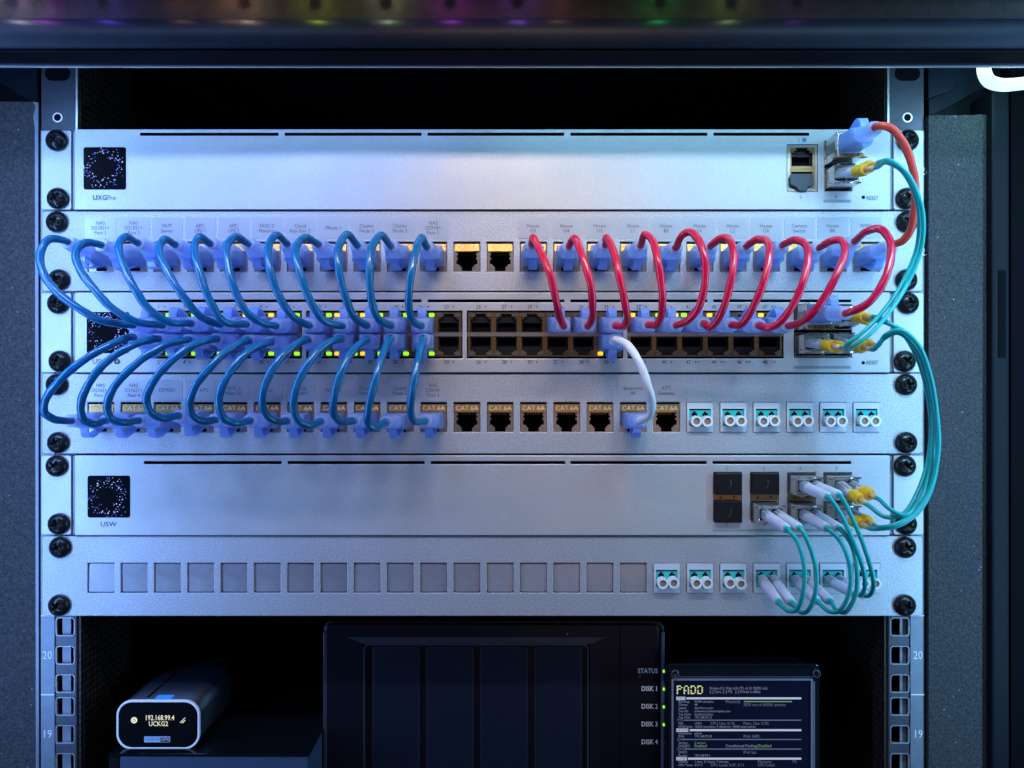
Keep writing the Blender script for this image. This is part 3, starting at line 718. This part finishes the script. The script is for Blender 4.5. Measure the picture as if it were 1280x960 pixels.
def copper_module(px, py, label):
    x, z = X(px), Z(py); t = thing('copper_module', label, 'transceiver', (x, -2, z-7), 'copper socket modules')
    m = MB(); m.plate(x-7.1, x+7.1, z-6.4, z+7.0, -17, 8, [(x-5.9, x+5.9, z-3.2, z+5.4), (x-3, x+3, z+5.4, z+6.4)], 0, 1)
    obj('module_body', m, ['steel', 'cavity'], t, .3)
    b = MB()
    for k, sx in enumerate((-5, -1.6, 1.8, 5)): b.box(x+sx-1.3, x+sx+1.2, -18.2, -16.9, z-6.8, z-4.6, 0)
    b.tube([(x-7.2, -12, z-5.6), (x-7.2, -19, z-7.0), (x+7.2, -19, z-7.0), (x+7.2, -12, z-5.6)], .5, 6)
    obj('bail_latch', b, 'brass', t)
    for zz in (0, 1): obj('grip_tab', MB().box(x-7.4+zz*14.2, x-6.8+zz*14.2, -15, -4, z-2, z+3), 'jackmetal', t)
    return Vector((x, -17, z+1.0))
c_gw = copper_module(1046.5, 193, 'steel copper socket module in the gateway holding the orange cable')
c_sw = copper_module(1010, 398.5, 'steel copper socket module in the 48 port switch holding a red cable')
fm = {}
fm['gw'] = fiber_module(1046.5, 225.5, 'steel fiber module in the gateway below the copper module', -1.5, 10, flip=-1)
fm['swa'] = fiber_module(1010, 431, 'steel fiber module in the 48 port switch, lower cage nearer the sockets', -1.5, 11, flip=-1)
fm['swb'] = fiber_module(1045.5, 397.5, 'steel fiber module in the 48 port switch, upper cage beside copper module', -1.5, 11)
fm['swc'] = fiber_module(1045.5, 431, 'steel fiber module in the 48 port switch, lower cage farther right', -1.5, 11, flip=-1)
fm['a1b'] = fiber_module(954.5, 638.5, 'steel fiber module under the lone black cover', -1.5, 11)
fm['a2a'] = fiber_module(1000.5, 604, 'steel fiber module in the upper cage of the third column', -1.5, 11)
fm['a2b'] = fiber_module(1000.5, 638.5, 'steel fiber module in the lower cage of the third column', -1.5, 11)
fm['a3a'] = fiber_module(1045.5, 604, 'steel fiber module in the upper cage of the last column', -1.5, 11)
fm['a3b'] = fiber_module(1045.5, 638.5, 'steel fiber module in the lower cage of the last column', -1.5, 11)

# ---------------------------------------------------------------- copper patch cables
def cable(name, label, cat, group, m, a, b, pts, r=1.92, bulge=17., base=30.):
    """a, b = (port centre in mm, flip latch up); pts = route in photo pixels, first and last near the boot ends"""
    ca, fa = a; cb, fb = b
    t = thing(name, label, cat, ca, group)
    ea, da = add_plug(t, ca, P(*pts[0], ca.y-27), fa); eb, db = add_plug(t, cb, P(*pts[-1], cb.y-27), fb)
    n = len(pts); route = [ea-da*2.5, ea+da*3.0]
    ya, yb = ea.y-3, eb.y-3
    L = [0.]
    for p_, q_ in zip(pts, pts[1:]): L.append(L[-1]+math.hypot(q_[0]-p_[0], q_[1]-p_[1]))
    for i in range(1, n-1):
        u = L[i]/L[-1]; y = ya+(yb-ya)*u-bulge*math.sin(math.pi*u)**.8
        route.append(P(pts[i][0], pts[i][1], y))
    route += [eb+db*3.0, eb-db*2.5]
    obj('cord', MB().tube(spline(route, 12), r, 16, ripple=.045), m, t)
    return t
JZ1, JZ3 = Z(323), Z(525.5)
up = [[(83, 302), (62, 299), (51, 315), (53, 338), (68, 362), (95, 383), (125, 400), (165, 406)],
      [(125, 306), (105, 304), (95, 315), (99, 335), (115, 358), (140, 385), (170, 402), (202, 406)],
      [(171, 303), (157, 296), (149, 305), (152, 325), (165, 355), (185, 385), (210, 402), (238, 404)],
      [(218, 305), (206, 299), (199, 309), (207, 335), (225, 365), (250, 395), (274, 405)],
      [(262, 304), (250, 296), (243, 308), (248, 335), (262, 375), (280, 402), (307, 405)],
      [(309, 304), (294, 296), (284, 306), (285, 328), (293, 362), (310, 392), (329, 404), (344, 407)],
      [(358, 304), (346, 294), (336, 306), (338, 340), (353, 378), (370, 399), (386, 406)],
      [(397, 305), (382, 297), (370, 309), (376, 345), (389, 378), (406, 402), (427, 407)],
      [(446, 306), (434, 293), (423, 310), (424, 340), (433, 375), (445, 399), (458, 406)],
      [(488, 307), (476, 294), (464, 312), (462, 345), (465, 378), (474, 400), (488, 406)],
      [(533, 308), (527, 297), (519, 316), (513, 350), (511, 383), (516, 401), (526, 407)]]
lo = [[(166, 422), (140, 430), (105, 450), (75, 475), (57, 500), (56, 516), (68, 524), (88, 526)],
      [(197, 424), (165, 432), (130, 455), (108, 485), (101, 508), (105, 525), (118, 530), (132, 526)],
      [(235, 425), (205, 432), (170, 455), (142, 485), (134, 509), (140, 524), (155, 528), (172, 526)],
      [(270, 424), (240, 432), (210, 455), (190, 480), (183, 500), (190, 517), (205, 523), (222, 520)],
      [(310, 426), (285, 438), (262, 460), (243, 485), (237, 508), (244, 523), (256, 527), (268, 525)],
      [(338, 428), (310, 440), (290, 462), (277, 485), (274, 508), (281, 524), (296, 529), (312, 526)],
      [(384, 425), (365, 434), (345, 455), (330, 485), (328, 506), (335, 521), (347, 527), (358, 526)],
      [(425, 424), (405, 432), (385, 455), (370, 485), (367, 510), (374, 527), (387, 532), (400, 527)],
      [(458, 425), (440, 440), (425, 470), (417, 500), (417, 517), (425, 527), (441, 526)],
      [(488, 424), (478, 445), (468, 480), (460, 514), (460, 529), (467, 535), (482, 528)],
      [(529, 424), (524, 445), (517, 480), (513, 510), (517, 526), (531, 526)]]
for i in range(11):
    w = 'leftmost blue patch cable' if i == 0 else ORD[i]+' blue patch cable from the left' if i < 10 else 'rightmost blue patch cable'
    cable('patch_cable', w+', arching between upper panel and switch top row', 'cable', 'blue cables from the upper panel', 'bluecord',
          (Vector((X(JX[i]), 0, JZ1)), False), (Vector((X(PXC[i]), -1.2, GZ[0])), True), up[i])
for i in range(11):
    w = 'leftmost blue patch cable' if i == 0 else ORD[i]+' blue patch cable from the left' if i < 10 else 'rightmost blue patch cable'
    cable('patch_cable', w+', dropping from switch bottom row to lower panel', 'cable', 'blue cables to the lower panel', 'bluecord',
          (Vector((X(PXC[i]), -1.2, GZ[1])), False), (Vector((X(JX[i]), 0, JZ3)), False), lo[i])
red = [[(665, 305), (666, 297), (676, 316), (688, 345), (695, 375), (700, 398), (704, 407)],
       [(712, 307), (718, 298), (727, 318), (738, 355), (741, 385), (740, 399), (735, 407)],
       [(757, 305), (758, 297), (766, 312), (774, 345), (782, 383), (784, 400), (779, 408), (770, 407)],
       [(801, 306), (806, 293), (815, 300), (823, 330), (828, 370), (826, 396), (820, 406), (811, 406)],
       [(845, 309), (852, 295), (862, 290), (873, 300), (881, 325), (881, 355), (873, 385), (859, 401), (846, 406)],
       [(889, 307), (901, 298), (910, 298), (917, 315), (915, 345), (906, 380), (895, 403), (887, 409), (880, 405)],
       [(934, 307), (948, 299), (959, 302), (961, 325), (952, 360), (938, 390), (926, 406), (915, 406)],
       [(979, 306), (995, 300), (1007, 306), (1010, 325), (1003, 355), (989, 385), (971, 406), (958, 410), (949, 407)],
       [(1025, 309), (1040, 301), (1052, 301), (1056, 315), (1045, 345), (1025, 380), (1005, 401), (986, 407)],
       [(1069, 301), (1082, 290), (1099, 286), (1112, 300), (1113, 325), (1103, 355), (1085, 379), (1058, 391)]]
for i in range(10):
    w = 'leftmost red patch cable' if i == 0 else ORD[i]+' red patch cable from the left' if i < 9 else 'rightmost red patch cable, plugged into the steel module'
    end = (Vector((X(PXC[15+i]), -1.2, GZ[0])), True) if i < 9 else (c_sw, True)
    cable('patch_cable', w+(', arching between upper panel and switch' if i < 9 else ' of the switch'), 'cable', 'red cables from the upper panel', 'redcord',
          (Vector((X(JX[13+i]), 0, JZ1)), False), end, red[i], r=1.9)
cable('patch_cable', 'orange red patch cable running down beside the right screws', 'cable', None, 'orangecord', (c_gw, True), (Vector((X(JX[23]), 0, JZ1)), False),
      [(1095, 159), (1113, 160), (1128, 177), (1140, 207), (1144, 237), (1143, 265), (1138, 288), (1128, 301), (1114, 307)], r=1.9, bulge=8)
cable('patch_cable', 'single white patch cable dropping to the jack marked Basement', 'cable', None, 'whitecord', (Vector((X(PXC[17]), -1.2, GZ[1])), False), (Vector((X(JX[16]), 0, JZ3)), False),
      [(770, 425), (785, 432), (800, 455), (810, 482), (815, 505), (812, 519), (800, 526)], r=2.0, bulge=15)

# ---------------------------------------------------------------- fiber cables
def lc_end(t, base, tip, style):
    """connector body, boot and (for the yellow style) collar between base and tip, world mm; returns exit point and direction"""
    d = (tip-base).normalized(); L = (tip-base).length
    at = lambda u: base+d*(L*u)
    b = MB(); m4 = orient(Vector((0, 0, 0)), d)
    g = MB(); g.box(-2.2, 2.2, -7, 9, -2.2, 2.2); g.box(-1.2, 1.2, -6.4, 3, 2.2, 3.0); g.box(-1.2, 1.2, -9.5, -6.4, 1.9, 2.7)
    obj('connector', g, 'frost', t, .3, at=orient(base, d))
    if style == 'white':
        c = MB(); c.tube([at(u) for u in (.16, .2, .3, .55, .8, .97, 1.0)], [2.2, 2.75, 2.85, 2.75, 2.55, 2.45, 2.0], 14); obj('boot', c, 'boot', t)
        c = MB(); c.tube([at(.96), at(1.06)], 1.55, 10); obj('boot_sleeve', c, 'aquaplastic', t)
    else:
        c = MB(); c.tube([at(u) for u in (.1, .14, .4, .50)], [2.0, 2.4, 2.3, 2.1], 12); obj('boot', c, 'boot', t)
        c = MB(); us = [.46+.026*k for k in range(13)]; c.tube([at(u) for u in us], [2.7+(.6 if k % 3 == 1 else 0) for k in range(13)], 9); obj('collar', c, 'yellow', t)
        c = MB(); c.tube([at(.76), at(1.03)], [1.7, 1.25], 10); obj('sleeve', c, 'amber', t)
    return at(1.0), d
def fiber(label, group, ends_a, ends_b, style_a, style_b, routes, depth, m='aqua', r=1.08):
    t = thing('fiber_cable', label, 'cable', ends_a[0][0], group)
    for (ba, ta), (bb, tb_), rt in zip(ends_a, ends_b, routes):
        ea, da = lc_end(t, ba, ta, style_a); eb, db = lc_end(t, bb, tb_, style_b)
        n = len(rt); pts = [ea-da*2, ea+da*3]
        for i, pr in enumerate(rt):
            u = (i+1)/(n+1); y = pr[2] if len(pr) > 2 else (ea.y+(eb.y-ea.y)*u)-depth*math.sin(math.pi*u)
            pts.append(P(pr[0], pr[1], y))
        pts += [eb+db*3, eb-db*2]
        obj('strand', MB().tube(spline(pts, 10), r, 10), m, t)
    return t
def sfp_bases(k, s=3.1): x, y, z = fm[k]; return [Vector((x-s, y-1, z)), Vector((x+s, y-1, z))]
def jack_bases(k): return [Vector((X(JX[k])-2.95, -4, Z(724.5))), Vector((X(JX[k])+2.95, -4, Z(724.5)))]
def ends(bases, tips, y): return [(b, P(a, c, y)) for b, (a, c) in zip(bases, tips)]
fiber('duplex aqua fiber from gateway looping down to the 48 port switch', None,
      ends(sfp_bases('gw'), [(1092, 210), (1096, 204)], -38), ends(sfp_bases('swa'), [(1050, 434), (1057, 436)], -38), 'yellow', 'yellow',
      [[(1108, 203, -50), (1126, 212, -54), (1142, 238, -54), (1149, 270, -50), (1146, 310, -44), (1131, 348, -42), (1108, 384, -46), (1080, 414, -50), (1062, 428, -48)],
       [(1113, 201, -53), (1131, 213, -57), (1147, 242, -57), (1154, 272, -53), (1151, 313, -47), (1135, 353, -45), (1112, 390, -49), (1086, 419, -53), (1068, 432, -50)]], 12)
RT = [(1150, 440, -48), (1164, 478, -40), (1169, 520, -34), (1166, 565, -34)]
fiber('outer duplex aqua fiber from switch upper module to fiber switch upper corner', 'aqua fibers between the two switches',
      ends(sfp_bases('swb'), [(1090, 396), (1092, 400)], -38), ends(sfp_bases('a3a'), [(1083, 630), (1095, 622)], -38), 'yellow', 'yellow',
      [[(1108, 402, -46), (1128, 416, -48), (1146, 446, -46), (1158, 485, -40), (1164, 530, -36), (1160, 575, -37), (1147, 615, -42), (1128, 643, -47), (1106, 646, -46)],
       [(1112, 405, -48), (1134, 418, -50), (1152, 450, -48), (1163, 488, -42), (1168, 532, -39), (1164, 580, -40), (1150, 624, -45), (1130, 644, -50), (1112, 636, -47)]], 12)
fiber('inner duplex aqua fiber from switch lower module to fiber switch lower corner', 'aqua fibers between the two switches',
      ends(sfp_bases('swc'), [(1088, 436), (1094, 432)], -38), ends(sfp_bases('a3b'), [(1084, 659), (1092, 656)], -38), 'yellow', 'yellow',
      [[(1104, 424, -46), (1122, 416, -50), (1142, 432, -52), (1158, 470, -46), (1167, 515, -42), (1172, 560, -42), (1166, 605, -44), (1148, 640, -47), (1120, 658, -49), (1100, 661, -47)],
       [(1108, 418, -48), (1126, 413, -53), (1147, 430, -55), (1163, 470, -49), (1171, 518, -45), (1173, 562, -45), (1163, 610, -47), (1143, 642, -50), (1118, 656, -52), (1102, 659, -49)]], 12)
GD = 'aqua fibers with white boots'
fiber('duplex aqua fiber from first module down to first plugged coupler', GD,
      ends(sfp_bases('a1b'), [(983, 661), (999, 660)], -46), ends(jack_bases(20), [(973, 752), (989, 753)], -37), 'white', 'white',
      [[(996, 676), (1005, 705), (1004, 740), (996, 762), (984, 763)], [(1011, 680), (1020, 712), (1019, 742), (1010, 763), (1000, 765)]], 16)
fiber('duplex aqua fiber from middle lower module to second plugged coupler', GD,
      ends(sfp_bases('a2b'), [(1033, 660), (1048, 660)], -46), ends(jack_bases(21), [(1021, 751), (1037, 751)], -37), 'white', 'white',
      [[(1050, 676), (1062, 706), (1062, 738), (1050, 763), (1036, 764)], [(1064, 680), (1071, 712), (1070, 742), (1057, 765), (1045, 762)]], 16)
fiber('duplex aqua fiber from middle upper module to the rightmost plugged coupler', GD,
      ends(sfp_bases('a2a'), [(1034, 621), (1048, 619)], -46), ends(jack_bases(22), [(1068, 742), (1080, 743)], -36), 'white', 'white',
      [[(1052, 645), (1068, 680), (1079, 712), (1081, 733), (1077, 742)], [(1064, 645), (1079, 680), (1089, 712), (1092, 732), (1088, 743)]], 14)

# ---------------------------------------------------------------- things on the shelf below
SH = Z(1010)
sh = obj('rack_shelf', MB().box(CX-222, CX+222, -10, 380, SH-2, SH), 'inner', rack)
# disk station
ny = 30.
nas = thing('disk_station', 'black four bay disk station with status lights, standing in the middle', 'disk station', (X(617, ny), ny, SH))
qx = lambda px: X(px, ny); qz = lambda py: Z(py, ny)
zb = SH+.5
obj('case', MB().prism(rrect(qx(404), qx(831), zb, qz(776), 5.5, 6), ny+1.2, 250), 'nas', nas, .8)
zz = qz(1040)
obj('front_bezel', MB().plate(qx(406.5), qx(823), zb+.5, qz(780), ny-1.0, ny+3, [(qx(455), qx(736), -400, qz(803.5))], 0, 0, 4), 'nas', nas, .6)
obj('side_trim', MB().box(qx(826.2), qx(830.5), ny-1.4, ny+3, zb+1, qz(789)), 'nastrim', nas, .6)
obj('side_trim', MB().box(qx(404.5), qx(409.5), ny-1.4, ny+3, zb+1, qz(789)), 'nasedge', nas, .6)
obj('bay_recess', MB().box(qx(440), qx(745), ny+2.6, ny+3.2, zb+1, qz(800)), 'cavity', nas)
obj('bezel_ledge', MB().prism([(P(a, b, ny).x, P(a, b, ny).z) for a, b in ((433, 795.5), (758, 795.5), (739, 804.5), (456, 804.5))][::-1], ny-1.25, ny+2), 'nasedge', nas, .3)
obj('bezel_seam', MB().box(qx(774.2), qx(775.4), ny-1.1, ny-.5, zb+1, qz(781)), 'cavity', nas)
obj('bay_frame', MB().ring(rrect(qx(454.5), qx(735.5), zb-30, qz(804.5), 3), rrect(qx(456.2), qx(733.8), zb-31, qz(806), 2.6), ny-1.2, ny+1), 'nasedge', nas)
for a in (466, 533.5, 601, 669):
    d = obj('drive_door', MB().plate(qx(a), qx(a+58), zb+2, qz(809.5), ny-.2, ny+2.5, [], 0, 0, 1.0), 'nasdoor', nas, .5)
    obj('door_edge', MB().ring(rrect(qx(a)-.12, qx(a+58)+.12, zb+1.9, qz(809.5)+.12, 1.2), rrect(qx(a)+.35, qx(a+58)-.35, zb+2.3, qz(809.5)-.35, .9), -.05+ny, ny+.8), 'nasedge', d)
LED2 = {'green': MB().prism(rrect(-.55, .55, -.8, .8, .4, 3), -.4, .3).mesh('status_light', 'green'), 'offled': MB().prism(rrect(-.55, .55, -.8, .8, .4, 3), -.4, .3).mesh('status_light', 'offled')}
for k, s in enumerate(('STATUS', 'DISK 1', 'DISK 2', 'DISK 3', 'DISK 4')):
    py = 838.8+22.2*k
    text(s, 822.5, py, 5.8, ny-1.15, 'whiteink', nas, align='RIGHT', sx=.86, bold=.09)
    obj('status_light', LED2['green' if k < 4 else 'offled'], None, nas, at=T(qx(829), ny-1.5, qz(py-1)))
# controller with small screen, on the slate box
ky = 4.
bx = thing('slate_box', 'slate blue plastic box under the small white rimmed controller', 'box', (X(265), 0, SH))
obj('case', MB().prism(rrect(X(152, 0), X(386, 0), SH+.3, Z(943.5, 0), 1.0, 3), -2, 160), 'bluebox', bx, .5)
obj('end_cap', MB().box(X(137), X(151.4), -1.5, 60, SH+.3, Z(944)), 'acrylic', bx, .8)
obj('top_lip', MB().box(X(139), X(388), -2.6, 160, Z(943.2), Z(939.5)), 'blackgloss', bx, .5)
ck = thing('network_controller', 'small black controller with white rim and lit address screen', 'controller', (X(198, ky), ky, Z(938, ky)))
kz0, kz1 = Z(936.5, ky), Z(875, ky); kx0, kx1 = X(146, ky), X(250, ky)
o_ = rrect(kx0, kx1, kz0, kz1, 8.5, 8); i_ = rrect(kx0+1.15, kx1-1.15, kz0+1.15, kz1-1.15, 7.4, 8)
obj('body', MB().prism(rrect(kx0+.3, kx1-.3, kz0+.2, kz1-.2, 8.3, 8), ky+.8, ky+122, 0, None, True), 'keybody', ck)
obj('white_rim', MB().ring(o_, i_, ky-.6, ky+1.2), 'white', ck, .3)
sc_ = obj('screen', MB().prism(i_, ky-.2, ky+1), 'blackgloss', ck)
text('192.168.99.4', 199.5, 897.5, 6.2, ky-.3, 'oled', sc_, 'screen_text', sx=.80, bold=.02); text('UCKG2', 198, 905, 5.8, ky-.3, 'oled', sc_, 'screen_text', sx=.88, bold=.02)
obj('globe_icon', MB().ring(circ(X(168, ky), Z(900, ky), 1.7), circ(X(168, ky), Z(900, ky), .9), ky-.4, ky-.25), 'oled', sc_)
obj('globe_icon', MB().prism(circ(X(168, ky), Z(900, ky), .55), ky-.4, ky-.25), 'oled', sc_)
obj('mute_icon', MB().prism(q([(225, 903), (231, 897), (232.2, 897), (226.5, 903)], ky), ky-.4, ky-.25), 'oled', sc_)
obj('mute_icon', MB().prism(q([(227.5, 903.5), (231, 900), (232.4, 900), (229, 903.5)], ky), ky-.4, ky-.25), 'oled', sc_)
bd = obj('name_badge', MB().prism(rrect(X(180.5, ky), X(213, ky), Z(927.5, ky), Z(920.3, ky), .4, 2), ky-.38, ky-.21), 'tagblue', ck)
obj('badge_end', MB().prism(rrect(X(201, ky), X(212.4, ky), Z(926.8, ky), Z(921, ky), .2, 2), ky-.46, ky-.39), 'blackgloss', bd)
text('CLOUD KEY', 190.8, 924, 4.0, ky-.5, 'inkblue', bd, sx=.66); text('GEN2', 206.7, 924, 4.0, ky-.55, 'whiteink', bd, sx=.8)
obj('top_light', MB().box(X(192, ky), X(212, ky), ky+1.5, ky+6, kz1-.1, kz1+.35), 'blueled', ck)
obj('top_groove', MB().box(X(176, ky)+1.2, X(176, ky)+2.6, ky+4, ky+121, kz1-.15, kz1-.06), 'cavity', ck)
# screen in acrylic case
py_ = 8.
pd = thing('status_display', 'small screen in a clear black acrylic case showing white text', 'screen', (X(930, py_), py_, SH))
ax = lambda a: X(a, py_); az = lambda a: Z(a, py_)
obj('case_back', MB().prism(rrect(ax(833), ax(1027), SH+1, az(832), 3, 4), py_+2.5, py_+4.2), 'acrylic', pd, .5)
obj('board_box', MB().box(ax(872), ax(1015), py_+4.4, py_+24, SH+1, az(838)), 'acrylic', pd, .5)
obj('front_frame', MB().plate(ax(836), ax(1023), SH+1.5, az(836), py_, py_+2.2, [(ax(842), ax(1013.5), SH+4, az(851))], 0, 0, 2), 'acrylic', pd, .4)
obj('frame_edge', MB().ring(rrect(ax(839.5), ax(1016.3), SH+3, az(848), .7, 3), rrect(ax(841.7), ax(1013.6), SH+4.2, az(850.5), .5, 3), py_-.25, py_+.4), 'frameedge', pd)
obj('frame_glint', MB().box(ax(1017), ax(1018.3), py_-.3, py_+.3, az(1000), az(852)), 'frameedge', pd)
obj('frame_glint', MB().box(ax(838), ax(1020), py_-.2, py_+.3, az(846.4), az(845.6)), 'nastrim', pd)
ps = obj('screen', MB().box(ax(841), ax(1014.5), py_+.9, py_+1.6, SH+4, az(850)), 'screen', pd)
for a, b in ((843.5, 841.5), (1020, 841)):
    s_ = obj('corner_screw', SCREW, None, pd, at=T(ax(a), py_-.2, az(b)) @ Matrix.Scale(.42, 4))
    s_2 = obj('screw_ring', MB().ring(circ(ax(a), az(b), 2.1), circ(ax(a), az(b), 1.75), py_-1.4, py_), 'frameedge', s_)
sy = py_+.7
def st_text(s, px, py, h=2.8, m='scrtext', sx=.95): text(s, px, py, h, sy, m, ps, 'screen_text', 'LEFT', sx)
# the logo is drawn in block characters with gaps
def logo():
    g = MB(); x0, y0, c = 846.0, 857.2, 1.75
    L_ = {'P': ('1110', '1001', '1110', '1000', '1000', '1000'), 'A': ('0110', '1001', '1001', '1101', '1001', '1001'), 'D': ('1110', '1001', '0001', '1001', '1001', '1110')}
    for k, ch in enumerate('PADD'):
        for i, row in enumerate(L_[ch]):
            for j, v in enumerate(row):
                if v == '1':
                    a_, b_ = x0+k*8.6+j*c, y0+i*c*1.05
                    g.box(X(a_, sy), X(a_+c*.85, sy), sy-.05, sy+.1, Z(b_+c*.62, sy), Z(b_, sy))
    return g
obj('screen_logo', logo(), 'scryellow', ps)
st_text('Pi-hole v5.5, Web v5.8, FTL v5.10, PADD v3.6', 887, 860.5, 3.4, 'scrtext', .78); st_text('[~] Core  [~] FTL   [~] Pi-hole is offline', 887, 864.8, 3.4, 'scrtext', .80)
for py, nm, full, w_ in ((872.8, 'STATS', 1, 11), (900.2, 'FTL', 0, 7), (912.6, 'NETWORK', 1, 15), (924.3, 'DNS', 0, 7), (936.3, 'DHCP', 0, 9), (948.2, 'SYSTEM', 1, 13)):
    obj('screen_rule', MB().box(X(846+w_+1, sy), X(1001.5, sy), sy-.05, sy+.1, Z(py+(1.3 if full else .6), sy), Z(py-(1.0 if full else .5), sy)), 'scrwhite' if full else 'scrdim', ps)
    if full: obj('screen_rule', MB().box(X(845.5, sy), X(846+w_-.5, sy), sy-.05, sy+.1, Z(py+2.2, sy), Z(py-1.8, sy)), 'scrwhite', ps); text(nm, 846.4, py+.3, 3.2, sy-.12, 'ink', ps, 'screen_text', 'LEFT', .72)
    else: st_text(nm, 846.4, py, 3.4, 'scrdim')
for py, c1, c2, c3, c4 in ((877.2, 'Blocking:', '94396 domains', 'Pihole(d):', ''), (881, 'Clients:', '48', '', '3020 out of 60506 queries'), (885, 'Latest:', 'data.flurry.com', '', ''), (889, 'Top Ad:', 'telemetry.malwarebytes.com', '', ''), (893, 'Top Dom:', 'localhost.client', '', ''), (896.8, 'Top Clnt:', '192.168.30.13', '', ''),
                        (904.4, 'PID:', '17691', 'CPU Use: 0.1%', 'Mem. Use: 0.3%'), (908.4, 'DNSCache:', '10224 insertions, 0 deletions, 10000 total entries', '', ''), (916.8, 'Hostname:', 'pihole', '', ''), (920.4, 'IPv4:', '192.168.99.20', '', 'IPv6: fe80::'),
                        (928.6, 'Servers:', '2 servers', '', ''), (940.4, 'DHCP:', '', '', 'IPv6 Spt:'), (944.4, 'Router:', '192.168.99.1', '', ''), (952.2, 'Uptime:', '1 days, 21 hours, 7 minutes', '', ''), (956.4, 'CPU Temp:', '52.5 C', 'CPU Load: 0.07, 0.11', '')):
    st_text(c1, 848, py)
    if c2: st_text(c2, 868, py)
    if c3: st_text(c3, 907 if c3[0] == 'P' else 888, py, 3.6, 'scrdim')
    if c4: st_text(c4, 929, py, 3.6, 'scrdim')
st_text('DNSSEC:', 848, 932.5); st_text('Enabled', 868, 932.5, 3.6, 'scrgreen'); st_text('Conditional Fwding:', 907, 932.5, 3.6); st_text('Disabled', 947, 932.5, 3.6, 'scrgreen')
st_text('Memory:', 947, 952.2, 3.6, 'scrdim'); st_text('7%', 990, 952.2, 3.6, 'scrdim'); st_text('CPU Load:', 947, 956.4, 3.6, 'scrdim')
obj('progress_bar', MB().box(X(930, sy), X(990, sy), sy-.05, sy+.1, Z(877.6, sy), Z(876.4, sy)), 'scrgreen', ps)
flush_text()
